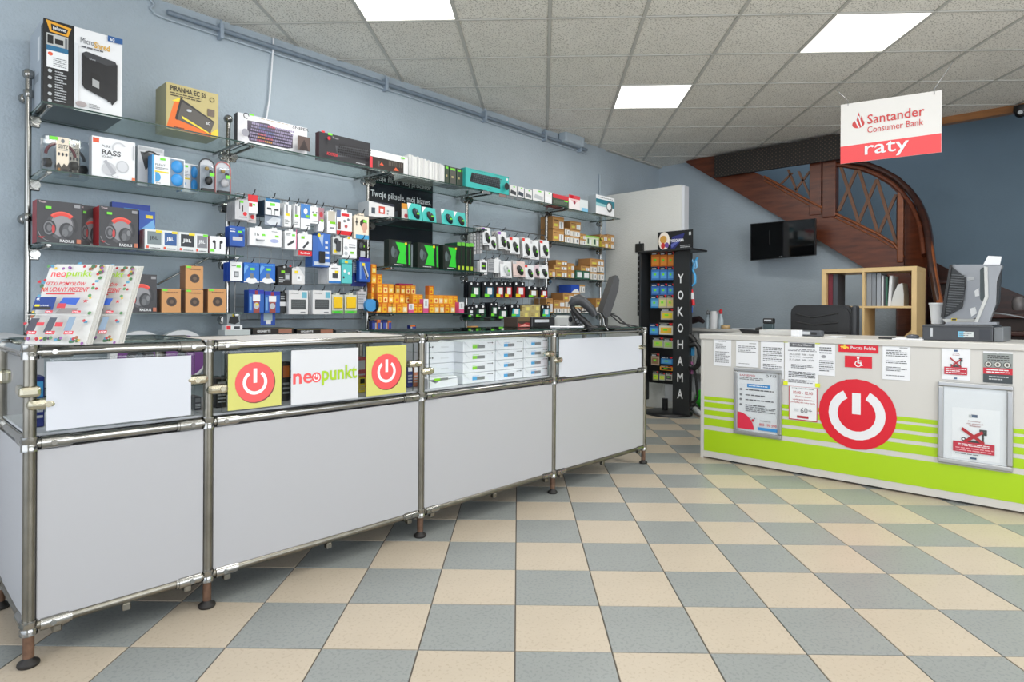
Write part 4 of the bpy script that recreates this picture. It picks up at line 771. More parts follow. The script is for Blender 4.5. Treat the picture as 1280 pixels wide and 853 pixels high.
# ------------------------------------------------------------------ hanging packs on the wire grids
ORDW_ = 'first second third fourth fifth sixth seventh eighth ninth tenth eleventh twelfth thirteenth fourteenth fifteenth sixteenth seventeenth eighteenth nineteenth twentieth'.split(); HOOKN = {}
def hang(name, label, px0, px1, yt, yb, shapes, card='w', n=3.82, stack=0, prod=None, group=None, cat='pack', tab=True, th=.004, slabel=None, sc=None, dy=.016, hookit=True):
    a, b, c = hy(px0, yt, n), hy(px1, yt, n), hy(px0, yb, n); W = b.x-a.x; H = a.z-c.z; zb = c.z
    if tab: pts = [(0, 0), (W, 0), (W, H*.9), (W*.68, H*.9), (W*.66, H), (W*.34, H), (W*.32, H*.9), (0, H*.9)]
    else: pts = [(0, 0), (W, 0), (W, H), (0, H)]
    root = MB().prism([(a.x+x, n, zb+z) for x, z in pts], (0, th, 0)).build(name, cm(card)); tag(root, label, cat, group)
    if shapes: decal(root, shapes, (a.x, n, zb), (W, 0, 0), (0, 0, H), FRONT)
    if prod:
        kind, u, v, ru, rv, col = prod
        cxx, czz = a.x+W*u, zb+H*v
        if kind == 'e': MB().sph((cxx, n-.004, czz), W*ru, .012, H*rv, 12, 7).build('product', cm(col), root)
        elif kind == 'b': MB().box(cxx-W*ru, cxx+W*ru, n-.014, n, czz-H*rv, czz+H*rv, b=.003).build('product', cm(col), root)
        elif kind == 'c': MB().cyl((cxx, n-.03, czz-H*rv), (cxx, n-.03, czz+H*rv), W*ru, 14).build('product', cm(col), root)
    if hookit: hook(a.x+W/2, zb+H*.955, n-.01)
    if stack:
        left = px0 < 480; row = ('top' if yt < 272 else 'second' if yt < 305 else 'third' if yt < 358 else 'bottom') if left else ('top' if yt < 305 else 'second' if yt < 348 else 'third' if yt < 375 else 'bottom')
        HOOKN[(left, row)] = HOOKN.get((left, row), 0)+1
        hk = '%s hook of the %s row, %s grid' % (ORDW[HOOKN[(left, row)]-1], row, 'left' if left else 'right')
    while stack and n+dy*stack+th > 3.972: stack -= 1
    for k in range(stack):
        o = MB().prism([(a.x+x, n+dy*(k+1), zb+z-.002) for x, z in pts], (0, th, 0)).build(name, cm(sc or card))
        tag(o, '%s pack behind the front one, %s' % (ORDW[k], hk), cat, 'packs behind the front one, %s' % hk)
    return root
S = lambda x=.6, y=.8, c='st', w_=.25, h_=.1: ('r', x, y, x+w_, y+h_, c)
H = hang
H('cable_pack', 'white cable pack with a red dot, first in the top row of the left grid', 294, 311, 248, 274, [('r', 0, 0, 1, 1, (196,196,200)), ('r', .3, .5, .36, .9, 'dg'), ('r', .5, .4, .58, .7, 'k'), ('e', .72, .3, .15, None, 'r'), S(.35, .82), ('l', .3, .1, .9, .16, 1, 'g')], 'w', stack=6, dy=.02, sc=(170,172,176))
H('cable_pack', 'small white pack with a red top, upper one of the two red-topped packs', 310, 322, 243, 266, [('r', 0, .62, 1, 1, 'r'), ('r', .1, .34, .45, .55, (190,60,60)), S(.5, .42)], 'w', stack=2)
H('cable_pack', 'grey pack with a red dot hanging just under the small red-topped pack', 309, 320, 266, 278, [('e', .6, .6, .24, None, 'r'), ('l', .1, .1, .9, .3, 1, 'g')], (206,200,200), n=3.86)
H('adapter_box', 'hanging box with a teal blue band picturing two plugs, top row of the left grid', 332, 350, 247, 268, [('r', 0, .78, 1, .98, (40,110,160)), ('r', .1, .3, .4, .42, 'dg'), ('r', .6, .28, .9, .4, 'dg'), ('r', .38, 0, .42, .3, 'g'), ('r', .62, 0, .66, .3, 'g'), S(.3, .55, 'st', .35, .16)], 'w', stack=7, sc=(36,60,84), dy=.018, th=.012)
H('silver_pouch', 'silver pouch under the teal-banded hanging box', 331, 352, 267, 282, [('p', [(.1, .3), (.5, .8), (.95, .7), (.9, .2), (.3, .1)], (214,220,226)), ('r', 0, 0, 1, .1, (80,90,110))], (160,170,184), n=3.84, tab=False, hookit=False)
for a, b, yt, yb, c, lab in [(354, 364, 252, 283, 'y', 'yellow'), (366, 375, 254, 284, 'gr', 'green')]:
    H('cable_pack', 'narrow white pack with a %s sticker in the top row of the left grid' % lab, a, b, yt, yb, [('r', .3, .55, .6, .9, (150,152,158)), ('r', .3, .44, .8, .54, c), ('l', .2, .1, .8, .3, 3, 'g'), ('r', 0, 0, .12, 1, (160,164,168))], 'w', stack=5)
H('cable_pack', 'blue-topped white pack right of the narrow white packs', 376, 388, 254, 286, [('r', 0, .42, 1, .98, (70,130,200)), ('e', .5, .7, .2, .12, 'w'), S(.5, .46, 'gr', .4, .1), ('l', .5, .1, .9, .2, 1, 'g')], 'w', stack=4)
H('earphone_pack', 'small white pack picturing two earphones in the top row', 388, 399, 256, 279, [('e', .3, .6, .1, None, 'g'), ('e', .7, .6, .1, None, 'g'), S(.3, .4, 'gr', .4, .12), ('l', .2, .08, .8, .14, 1, 'g')], 'w', stack=3)
H('earphone_pack', 'narrow pack with reddish picture over a white foot in the top row', 398, 405, 259, 289, [('r', 0, .42, 1, .98, (170,130,140)), ('e', .5, .7, .3, .12, (190,60,70)), S(.4, .4, 'gr', .5, .1)], 'w', stack=3)
H('cable_pack', 'white pack with a green band and beige top in the top row', 409, 420, 262, 291, [('r', .1, .5, .9, .95, (196,190,176)), ('r', .3, .4, .95, .5, 'gr'), ('l', .3, .15, .8, .3, 1, 'g')], 'w', stack=4)
H('car_charger_pack', 'white and red pack picturing chargers, left of the pack with a head', 421, 440, 261, 293, [('r', 0, 0, 1, .16, 'r'), ('r', 0, .68, .25, .95, (90,110,150)), ('r', .3, .74, .8, .85, 'r'), ('e', .5, .55, .08, None, 'g'), ('e', .75, .62, .08, None, 'g'), ('e', .6, .35, .1, None, (190,90,90)), ('r', .05, .2, .25, .5, (110,70,60))], 'w', stack=3)
H('headphone_card', 'white pack with a printed dark-haired head, at the right end of the top row', 443, 461, 266, 298, [('l', .1, .9, .7, .95, 1, (90,90,96)), ('e', .62, .62, .24, .16, (60,46,40)), ('e', .70, .48, .2, .17, 'sk'), ('r', .6, .26, .8, .36, 'sk'), ('r', .1, 0, 1, .16, (70,160,210)), S(.6, .66), ('r', .12, .5, .18, .8, 'k'), ('r', .06, .62, .26, .66, 'k')], 'cr', stack=3, th=.01)
# second row
H('usb_pack', 'blue card with a silver memory stick, first in the second row of the left grid', 287, 306, 282, 307, [('r', .2, .28, .85, .46, (196,196,200)), ('l', .05, .66, .5, .9, 2, 'w'), S(.55, .68), ('r', .6, .46, .9, .6, 'nb'), ('e', .92, .82, .07, None, 'lb')], 'b', stack=4, sc=(40,80,170), tab=False)
H('usb_pack', 'thick white pack marked 16 in the second row of the left grid', 312, 334, 282, 306, [text('16', .3, .5, .16, 'dg', .24, 1), ('r', .35, .24, .85, .34, 'g'), S(.7, .52), ('p', [(.8, .9), (.98, .9), (.9, .5)], 'w')], 'w', stack=3, prod=('b', .6, .29, .22, .04, 'lg'), th=.02, dy=.03)
H('usb_pack', 'thick white pack with a pale blue stick, right of the pack marked 16', 334, 352, 284, 308, [('e', .5, .3, .3, .1, (170,180,220)), S(.55, .5, 'gr'), ('l', .3, .75, .7, .82, 1, 'g')], 'w', stack=3, th=.02, dy=.03)
H('usb_pack', 'white pack with a slanted black stick and pink edge in the second row', 356, 371, 286, 311, [('r', .94, 0, 1, 1, 'pk'), ('p', [(.2, .25), (.75, .48), (.8, .36), (.26, .14)], 'dg'), S(.6, .66), ('l', .1, .66, .5, .8, 2, 'g')], 'w', stack=3)
H('usb_pack', 'white pack with a black stick and a red foot strip in the second row', 373, 390, 289, 319, [('r', 0, 0, 1, .2, 'r'), text('SanDisk', .15, .06, .08, 'w', .7, 2), ('p', [(.3, .34), (.7, .62), (.78, .54), (.4, .28)], 'dg'), S(.2, .7, 'gr'), ('r', 0, .2, 1, .24, 'dg')], 'w', stack=4)
H('power_strip_pack', 'tall blue pack with a black power strip in the middle of the left grid', 391, 413, 290, 333, [('p', [(.3, .98), (.3, .5), (.5, .4), (.45, .1), (1, .1), (1, .98)], (60,110,190)), ('p', [(.3, .9), (.55, .6), (.6, .95)], (170,190,220)), ('r', .08, .04, .96, .14, (196,206,220)), ('l', .7, .2, .92, .8, 4, 'w'), ('e', .35, .92, .09, None, 'y')], (58,104,180), stack=4, prod=('b', .5, .28, .16, .17, 'k'), th=.02, dy=.02)
H('adapter_pack', 'white clamshell with a black adapter right of the tall blue pack', 416, 429, 294, 318, [('e', .35, .7, .25, None, 'dg'), S(.1, .1, 'y', .3, .14)], (206,210,210), stack=3, prod=('b', .5, .45, .2, .28, 'dg'))
H('earphone_pack', 'white pack with small round pictures right of the adapter clamshell', 428, 446, 295, 322, [('e', .25, .45, .12, None, 'lg'), ('e', .25, .2, .12, None, 'lg'), S(.55, .2, 'gr'), ('r', .45, .6, .9, .64, 'dg'), ('l', .45, .45, .9, .55, 1, 'g'), S(.35, .88, 'y', .15, .1)], 'w', stack=2)
H('charger_pack', 'black pack with a white plug at the right end of the second row', 446, 459, 299, 323, [('r', .35, .1, .8, .4, 'lg'), S(.5, .6, 'gr')], 'k', stack=2, prod=('e', .4, .65, .22, .2, 'dg'))
# third row
H('usb_pack', 'white card with a grey barcode picture, first in the third row of the left grid', 288, 303, 327, 351, [('r', .3, .18, .7, .5, 'g'), ('r', .38, .26, .6, .44, 'lg'), S(.5, .7, 'st', .35, .12), ('l', .1, .75, .45, .84, 1, 'dg')], 'w', stack=5, sc=(50,90,190), tab=False, th=.004, dy=.02)
for a, b, lab in [(305, 324, 'left'), (325, 344, 'right')]:
    H('memory_card_pack', 'bright blue memory card pack in the third row, %s one of two' % lab, a, b, 328 if a < 320 else 329, 353, [('r', 0, 0, 1, .06, 'w'), ('e', .5, .1, .36, .16, 'w'), ('p', [(0, .4), (.3, .8), (.1, .9), (0, .7)], (110,170,230)), ('r', .4, .2, .62, .46, 'g'), S(.4, .62, 'st', .3, .12), ('l', .1, .84, .9, .92, 1, 'lb')], (36,110,200), stack=3, tab=False)
H('memory_card_pack', 'black pack with a green sticker in the third row of the left grid', 347, 365, 331, 356, [('r', .5, .25, .85, .6, 'g'), ('r', .56, .3, .8, .5, 'lg'), S(.25, .6, 'gr', .25, .12), ('l', .1, .1, .5, .4, 3, 'lg'), ('e', .45, .9, .07, None, 'lg'), ('r', .8, .92, .95, 1, 'r')], (34,34,34), stack=3)
H('charger_pack', 'white pack with a small plug picture right of the black pack in the third row', 365, 381, 333, 355, [('r', .4, .15, .75, .5, 'w'), ('p', [(.5, 1), (1, 1), (1, .45)], 'lg'), ('r', .5, .3, .6, .44, 'g'), S(.2, .6, 'y', .25, .16)], (222,222,222), stack=3)
H('cable_pack', 'fanned stack of white cable packs with blue feet, front one', 411, 426, 329, 354, [('r', 0, 0, 1, .12, (50,120,190)), ('r', .3, .25, .75, .5, 'dg'), S(.5, .5, 'y', .3, .14), ('l', .2, .7, .8, .8, 1, 'g')], 'w', stack=7, dy=.02)
H('earphone_pack', 'turquoise flat pack with earphones in the third row', 427, 440, 324, 354, [('r', 0, .8, 1, .84, (50,150,150)), S(.3, .84, 'y', .3, .1), ('e', .3, .5, .12, .06, 'w'), ('e', .7, .42, .12, .06, 'w'), ('e', .2, .24, .08, .05, 'dg')], (92,196,196), stack=2, tab=False)
H('cable_pack', 'grey and navy pack between the turquoise pack and the blue stylus pack', 441, 449, 326, 350, [('r', 0, 0, 1, .35, 'nb'), ('l', .2, .5, .8, .8, 3, 'w')], (150,164,186), n=3.88, stack=1)
H('stylus_pack', 'blue pack with a white slanted connector at the right end of the third row', 449, 463, 322, 352, [('r', 0, .84, 1, 1, (50,40,140)), ('p', [(.3, .65), (.5, .7), (.85, .25), (.65, .1)], 'lg'), ('p', [(.3, .65), (.4, .66), (.8, .15), (.7, .1)], 'dg'), S(.25, .66, 'y', .25, .12), ('r', .05, .1, .18, .8, (110,150,210))], (40,90,180), stack=2)
H('cable_pack', 'dark navy pack peeping out below the blue stylus pack', 439, 458, 345, 358, [('l', .2, .4, .8, .6, 1, 'lg')], 'nb', n=3.87, hookit=False, tab=False)
# fourth row
for a, b, lab in [(311, 330, 'left'), (331, 350, 'right')]:
    H('cable_pack', 'blue pack with white and red centre, bottom row of left grid, %s one' % lab, a, b, 362 if a < 320 else 364, 391, [('r', 0, .82, 1, .98, (34,44,160)), ('r', .4, .78, .6, .96, (150,40,60)), ('r', .26, .5, .74, .78, 'w'), ('r', .3, 0, .7, .5, (150,70,60)), ('e', .5, .3, .18, .14, 'lg'), ('r', .44, .3, .64, .4, 'y' if a < 320 else 'lg'), ('r', .04, .1, .18, .7, (110,160,210))], (32,92,176), stack=4, tab=False, sc=(26,70,150))
H('cable_pack', 'short blue pack hanging lower, under the two blue packs', 326, 344, 390, 407, [('r', .2, .3, .8, 1, (160,180,190)), ('r', .35, .1, .7, .4, 'w')], (40,80,170), n=3.86, hookit=False, tab=False)
H('cable_pack', 'narrow black pack right of the blue packs in the bottom row', 350, 359, 364, 391, [('r', 0, .3, 1, .5, 'w'), ('l', .1, .6, .9, .8, 2, 'lg')], (40,44,44), n=3.86, stack=2)
for a, b, lab in [(361, 385, 'left'), (391, 414, 'right')]:
    H('mouse_mat_pack', 'white hanging box with a dark rectangular window in the bottom row, %s one' % lab, a, b, 363, 393, [('r', 0, 0, 1, 1, (222,222,222)), ('r', .12, .2, .88, .62, (72,76,78)), ('l', .16, .3, .84, .56, 5, (100,104,106)), ('r', .68, .68, .94, .94, (110,180,200)), ('l', .1, .84, .5, .92, 1, 'dg'), ('r', .6, .06, .85, .1, 'g')], 'w', stack=2, th=.03, tab=False, dy=.05)
for a, b, lab in [(415, 429, 'left'), (431, 446, 'right')]:
    H('yellow_tube_pack', 'clear bag with a bright yellow roll in the bottom row, %s one of two' % lab, a, b, 366, 392, [('r', 0, 0, 1, .14, (120,200,90)), ('e', .5, .06, .3, .05, 'gn')], (204,208,196), stack=2, prod=('b', .5, .52, .38, .27, (240,196,20)))
H('clear_pack', 'clear crinkled pack at the right end of the bottom row of the left grid', 447, 458, 362, 386, [('l', .1, .2, .9, .8, 5, 'g')], (188,186,190), stack=1)
# bay 2: counter-height shelf items
pbox('grey_adapter_box', 'low clear case with a black device at the second post, just above the counter', 284, 300, 393, hy(284, 407, 3.8).z, [('p', [(.1, .2), (.2, .8), (.85, .8), (.95, .3), (.6, .1)], 'k'), ('r', .4, .8, .75, 1, 'y')], (150,156,160), d=.06)
pbox('white_red_box', 'low white box with a red corner under the black device case', 282, 303, 407, hy(284, 413, 3.8).z, [('r', .05, .1, .3, .9, 'r'), ('r', .5, .2, .85, .8, 'dg')], 'w', d=.06)
pbox('white_red_box', 'flat pale box at the bottom of the small stack at the second post', 281, 313, 413, Z5, [('r', .3, .2, .8, .4, 'g')], (190,198,198), d=.1)
for a, b, lab in [(316, 367, 'left one'), (371, 418, 'right one')]:
    pbox('graphics_card_box', 'flat black box with bold white letters lying on the lowest shelf, %s' % lab, a, b, 411 if a < 350 else 412, Z5, [('r', 0, 0, 1, 1, (34,28,24)), ('r', 0, 0, 1, .1, (60,48,40)), text('GIGABYTE', .1, .62, .22, 'w', .32, 2), ('r', .62, .5, .95, .9, (160,110,90)), ('r', 0, .92, 1, 1, (96,90,60))], 'k', 'k', (50,44,40), d=.2, n=3.78)
pbox('graphics_card_box', 'flat grey box lying right of the two black boxes on the lowest shelf', 420, 455, 413, Z5, [('r', 0, 0, 1, 1, (88,92,94)), ('e', .3, .7, .08, .14, 'lg'), ('e', .75, .75, .08, .14, 'lg')], 'dg', 'dg', (110,114,116), d=.2, n=3.79)
# ---- bay 3, fourth shelf: many small orange boxes
OR = [(226,128,36), (232,146,44), (216,112,30), (238,160,50)]
OCOL = {}
def ostack(px, rows, wd=6.6, n=3.80, d=.05):
    a = hy(px, 391, n); b = hy(px+wd, 391, n); W = b.x-a.x; hgt = .0715
    for r_ in range(rows):
        z = Z4+.001+r_*(hgt+.0005); c = OR[(int(px)+r_*3) % 4]
        o = MB().box(a.x, a.x+W, n, n+d, z, z+hgt, b=.0015).build('orange_jar_box', cm(c, .3))
        if r_ == 0: OCOL[n] = OCOL.get(n, 0)+1
        tag(o, 'small orange box, %s column of the %s, %s from the shelf up' % (ORDW[OCOL[n]-1], {3.90: 'tall left pile', 3.85: 'stepped left pile', 3.78: 'very front row', 3.93: 'rearmost row', 3.87: 'middle row', 3.79: 'right front row'}[n], ORDW[r_]), 'box', 'small orange boxes piled on the fourth shelf')
        al = (int(px*7)+r_*5) % 5
        decal(o, [('r', .12, .08, .88, .62, [(244,206,60), (238,222,170), (240,190,40), (246,214,96), (250,226,150)][al]), ('r', .2, .72, .8, .86, (250,190,60)), ('e', .5, .35, .2, .16, [(232,150,50), (246,240,220), (220,110,40), (250,236,190), (200,80,60)][al])], (a.x, n, z), (W, 0, 0), (0, 0, hgt), FRONT)
for px, rows in [(464, 4), (471, 4)]: ostack(px, rows+1-(px > 470), 6.4, 3.90)
for px, rows in [(471.5, 3), (478.5, 3), (485.5, 3), (492.5, 2), (499, 2)]: ostack(px, rows, 6.4, 3.85)
for px in (470.5, 477.5, 484.5): ostack(px, 1 if px > 478 else 1, 6.4, 3.78)
for px, rows in [(489, 1), (496, 1), (503, 1)]: ostack(px, rows, 6.4, 3.78)
for px, rows in [(494, 3), (500.5, 3), (507, 3), (513.5, 3)]: ostack(px, rows, 6.0, 3.93)
for px, rows in [(516, 2), (522.5, 2), (529, 1), (536, 3), (542, 2), (548, 2), (554, 2), (560, 2), (566, 2), (572, 1)]: ostack(px, rows, 6.0, 3.87)
for px in (516, 522.5, 536.5, 543, 549.5, 556, 563): ostack(px, 1, 6.0, 3.79)
for px, yt, zz, lab in [(529.5, 374, 0, 'standing between the orange boxes'), (511, 380, 0, 'left of the centre of the orange pile'), (574, 378, 0, 'at the right end of the orange pile')]:
    pbox('pink_white_box', 'small white and pink box %s' % lab, px, px+6, yt, Z4, [('r', 0, 0, 1, .35, 'pk'), ('r', .3, .5, .7, .9, 'lg')], 'w', 'pk', 'w', d=.05, n=3.785)
pbox('pink_white_box', 'flat magenta box lying on top of the orange pile', 499, 516, 354, Z4+.2165, None, (176,40,90), d=.05, n=3.93, h=.012)
o = MB().cyl((hy(462, 381, 3.8).x, 3.78, Z4+.055), (hy(462, 381, 3.8).x+.01, 3.84, Z4+.055), .045, 18).build('cable_spool', cm((50,140,200))); tag(o, 'round blue spool at the left end of the orange pile', 'spool')
MB().ring((hy(462, 381, 3.8).x+.035, 3.80, Z4+.055), .048, .02, (0, 0, 1), (0, 1, 0), (1, 0, 0), .012, n=18).build('flange', BLACK, o)
for k in range(7):
    a = hy(464+k*3.4, 416, 3.80)
    o = MB().box(a.x, a.x+.028, 3.79+.012*(k % 2), 3.83, Z5+.001, Z5+.105+.004*(k % 3), b=.002).build('battery_pack', cm([(36,44,100), (30,40,90), (200,110,60), (40,60,140)][k % 4]))
    tag(o, 'dark blue and copper battery pack below the orange boxes, %s from left' % ORDW[k], 'batteries', 'battery packs at the left end of the lowest shelf')
    decal(o, [('r', .1, .45, .9, .9, 'lg' if k % 2 else (60,80,170)), ('r', .1, .05, .9, .35, (210,120,70))], (a.x, 3.79+.012*(k % 2), Z5), (.028, 0, 0), (0, 0, .1), FRONT)
pbox('battery_pack', 'lone small dark battery pack in the middle of the lowest shelf', 512, 520, 407, Z5, [('r', .15, .2, .4, .9, 'lg'), ('r', .5, .2, .8, .9, (60,80,170)), ('r', .1, .85, .9, 1, 'o')], 'nb', d=.03, cat='batteries')
pbox('tape_strip', 'long dark red patterned strip lying on the lowest shelf', 521, 555, 412, Z5, [('r', x, .2, x+.06, .8, (190,80,80)) for x in (.1, .3, .5, .7)], (70,26,34), d=.03, cat='strip')
pbox('kraft_box', 'tiny kraft box alone on the lowest shelf right of the fourth post', 589, 598, 408, Z5, None, (216,160,96), d=.05)
# ---- bay 4, top shelf small boxes and shelf labels
for k, (a, b, yt, c) in enumerate([(637, 646, 231, 'dg'), (647, 655, 233, (60,70,80)), (656, 665, 236, 'g'), (666, 680, 236, 'lg'), (681, 690, 239, 'w')]):
    pbox('white_gadget_box', 'small white box on the top shelf, %s right of the turquoise box' % ['first', 'second', 'third', 'fourth and widest', 'fifth'][k], a, b, yt, Z1, [('p', [(.1, .3), (.9, .2), (.9, .5), (.2, .62)], c), S(.5, .84)], (228,228,228), 'lg', 'w', d=.08)
pbox('red_gadget_box', 'red topped dark box on the top shelf right of the small white boxes', 691, 711, 242, Z1, [('r', 0, .7, 1, 1, (200,60,70)), ('r', 0, 0, 1, .66, (70,84,70)), ('l', .1, .2, .9, .5, 4, (120,130,120)), S(.7, .5)], (200,60,70), 'dg', (206,80,84), d=.12)
pbox('red_gadget_box', 'white and red box beside the red topped dark box', 711, 725, 243, Z1, [('r', 0, .74, 1, 1, (206,70,80)), ('r', .1, .76, .4, .98, (190,20,40)), ('p', [(.1, .7), (.5, .4), (.9, .7)], (230,190,190)), ('e', .5, .5, .1, None, (150,60,80))], (232,226,226), 'lg', (214,100,104), d=.12)
pbox('white_gadget_box', 'pale box with a light blue foot beside the white and red box', 725, 735, 249, Z1, [('r', .2, 0, 1, .3, (130,190,220))], (214,222,224), 'lg', 'w', d=.1)
pbox('router_box', 'tall white and teal box at the far right end of the top shelf', 745, 768, 243, Z1+.001, [('r', 0, .8, 1, 1, 'w'), ('l', .1, .86, .9, .93, 1, 'dg'), ('r', 0, .42, 1, .8, (36,120,136)), ('p', [(0, .42), (0, .6), (.5, .55), (1, .42)], (150,200,206)), ('e', .72, .46, .16, None, (90,90,90)), ('e', .7, .48, .11, None, 'w')], 'w', (150,160,166), 'w', d=.1, n=3.77)
for k, (a, b, yt, c) in enumerate([(604, 613, 238, 'g'), (624, 632, 243, (150,120,116)), (633, 642, 245, 'g'), (645, 653, 248, 'g')]):
    p = hy(a, yt, 3.748); q = hy(b, yt, 3.748); tag(MB().box(p.x, q.x, 3.7465, 3.7495, Z1-.028, Z1-.004).build('shelf_label', cm(c)), 'tiny price label on the top shelf edge below the white boxes, %s' % ['first', 'second', 'third', 'fourth'][k], 'label')
# ---- bay 4 grid: mouse packs
mg = [(604, 614, 284, 306, 'w', 'top row first, white with a violet dot'), (612, 621, 295, 312, 'w', 'top row second'), (624, 634, 289, 311, 'w', 'top row third, with a violet dot'), (632, 638, 297, 313, 'w', 'top row fourth, half hidden'), (638, 650, 296, 317, 'w', 'top row fifth, with a red corner'), (654, 664, 297, 322, 'w', 'top row sixth, with a red corner'), (663, 674, 300, 324, 'w', 'top row seventh'), (676, 687, 300, 322, 'w', 'top row last, beside the fifth post'),
      (626, 640, 326, 347, 'w', 'second row with a white slanted mouse'), (642, 657, 326, 346, (230,206,200), 'second row on a pinkish card'), (657, 668, 331, 349, 'w', 'second row with a red corner'), (668, 675, 331, 347, (222,200,206), 'second row narrow, with a pink top'), (675, 686, 331, 348, 'w', 'second row last')]
for k, (a, b, yt, yb, c, lab) in enumerate(mg):
    o = mousepack(a, b, yt, yb, 'computer mouse card on the right grid, %s' % lab, c, (200,204,204) if k == 8 else (40,44,42), n=3.80-.0*k, lean=.012, ex=[('r', 0, .82, .3, .98, (226,60,50) if k in (4, 5, 7, 10) else ((150,90,190) if k in (0, 2) else (200,200,204))), ('l', .1, .04, .6, .1, 1, 'g')])
    p = hy((a+b)/2, yt, 3.8); hook(p.x, p.z-.006, 3.80)
    for q in range(3):
        oo = MB().prism([(hy(a, yt, 3.8).x, 3.83+q*.03, hy(a, yb, 3.8).z), (hy(b, yt, 3.8).x, 3.83+q*.03, hy(a, yb, 3.8).z), (hy(b, yt, 3.8).x, 3.83+q*.03, p.z), (hy(a, yt, 3.8).x, 3.83+q*.03, p.z)], (0, .004, 0)).build('mouse_pack', cm((206,206,206)))
        tag(oo, '%s mouse card behind the front one, %s' % (ORDW[q], lab.split(',')[0]), 'mouse pack', 'mouse cards behind the one '+lab)
for k, (a, b, yt, yb, c) in enumerate([(588, 591, 291, 318, (170,172,172)), (592, 595, 291, 318, (196,196,198)), (596, 599, 290, 317, (160,160,164)), (600, 603, 290, 317, (188,188,190))]):
    H('accessory_card', 'grey accessory card seen nearly edge-on left of the mouse packs, %s of four' % ORDW[k], a, b, yt, yb, [('l', .1, .1, .9, .9, 5, 'g')], c, stack=2, group='grey cards at the left edge of the right grid')
H('adapter_pack', 'black and white pack first in the second row of the right grid', 600, 609, 324, 343, [('r', .2, .3, .85, .8, 'dg'), ('r', .3, .5, .7, .6, 'gr')], 'w', stack=2)
H('adapter_pack', 'small dark pack hanging under the black and white pack', 593, 605, 334, 344, [('e', .6, .4, .3, None, 'k')], (150,150,152), n=3.86, hookit=False)
H('accessory_card', 'grey card between the black and white pack and the slanted white card', 610, 618, 323, 340, [('l', .1, .1, .9, .9, 6, 'g')], (176,178,182), stack=3)
H('accessory_card', 'blank white card in the second row of the right grid', 618, 626, 322, 341, None, 'w', stack=1)
# ink packs
def ink(a, b, yt, yb, c, lab, stack=2, n=3.81):
    o = H('ink_pack', 'black hanging pack with %s' % lab, a, b, yt, yb, [('r', 0, 0, 1, .66, c), ('p', [(0, .66), (.3, .66), (.2, 0), (0, 0)], 'k'), ('r', .45, .2, .85, .62, 'w'), ('r', .2, .04, .6, .22, 'st' if c != (176,40,46) else 'y'), ('e', .22, .86, .08, None, 'w'), ('e', .78, .86, .08, None, 'w')], (28,32,38), stack=stack, n=n, tab=False, dy=.03)
R3 = [(586, 600, 'dgn', 'a green label, third row, first'), (603, 617, (30,84,110), 'a blue-green label, third row, second'), (618, 630, (176,40,46), 'a red label, third row, third'), (629, 640, (176,40,46), 'a red label, third row, fourth'), (642, 656, (176,40,46), 'a red label, third row, fifth'), (658, 672, (120,96,60), 'a brown label, third row, sixth'), (674, 684, (176,40,46), 'a red label, third row, last')]
for k, (a, b, c, lab) in enumerate(R3): ink(a, b, 352 if k < 5 else 353+k, 372, c, lab, 2)
for a, b, yt, yb, c, lab in [(584, 592, 383, 397, 'dg', 'a dark label, fourth row, first'), (592, 607, 381, 397, 'dgn', 'a green label, fourth row, second'), (612, 622, 378, 396, 'dgn', 'a green label, fourth row, third'), (621, 634, 383, 399, 'dgn', 'a green label, fourth row, fourth'), (637, 650, 381, 396, 'cy', 'a teal label, fourth row, fifth'), (676, 687, 382, 396, 'cy', 'a teal label, fourth row, last')]: ink(a, b, yt, yb, c, lab, 2)
for k in range(9):
    a = hy(586+k*4.4, 399, 3.83); tag(MB().box(a.x, a.x+.045, 3.82, 3.9, a.z-.012, a.z+.012, b=.004).build('ink_pack', cm('k' if k % 3 else 'dgn')), 'dark small pack drooping under the bottom row of the right grid, %s from left' % ORDW[k], 'pack', 'small dark packs under the fourth row of the right grid')
# boxes piled at the foot of bay 4
for k, (a, b, yt, yb) in enumerate([(650, 662, 389, 397), (663, 675, 389, 397), (652, 664, 382, 389), (664, 676, 381, 389)]):
    pbox('gold_box', 'olive gold cartridge box in the small pile, %s' % ['lower left', 'lower right', 'upper left', 'upper right'][k], a, b, yt, 0, [('r', .5, .1, .8, .7, (226,214,120)), ('l', .08, .2, .4, .8, 2, 'ki')], 'lk', 'ki', 'lk', d=.08, n=3.82, pyb=yb)
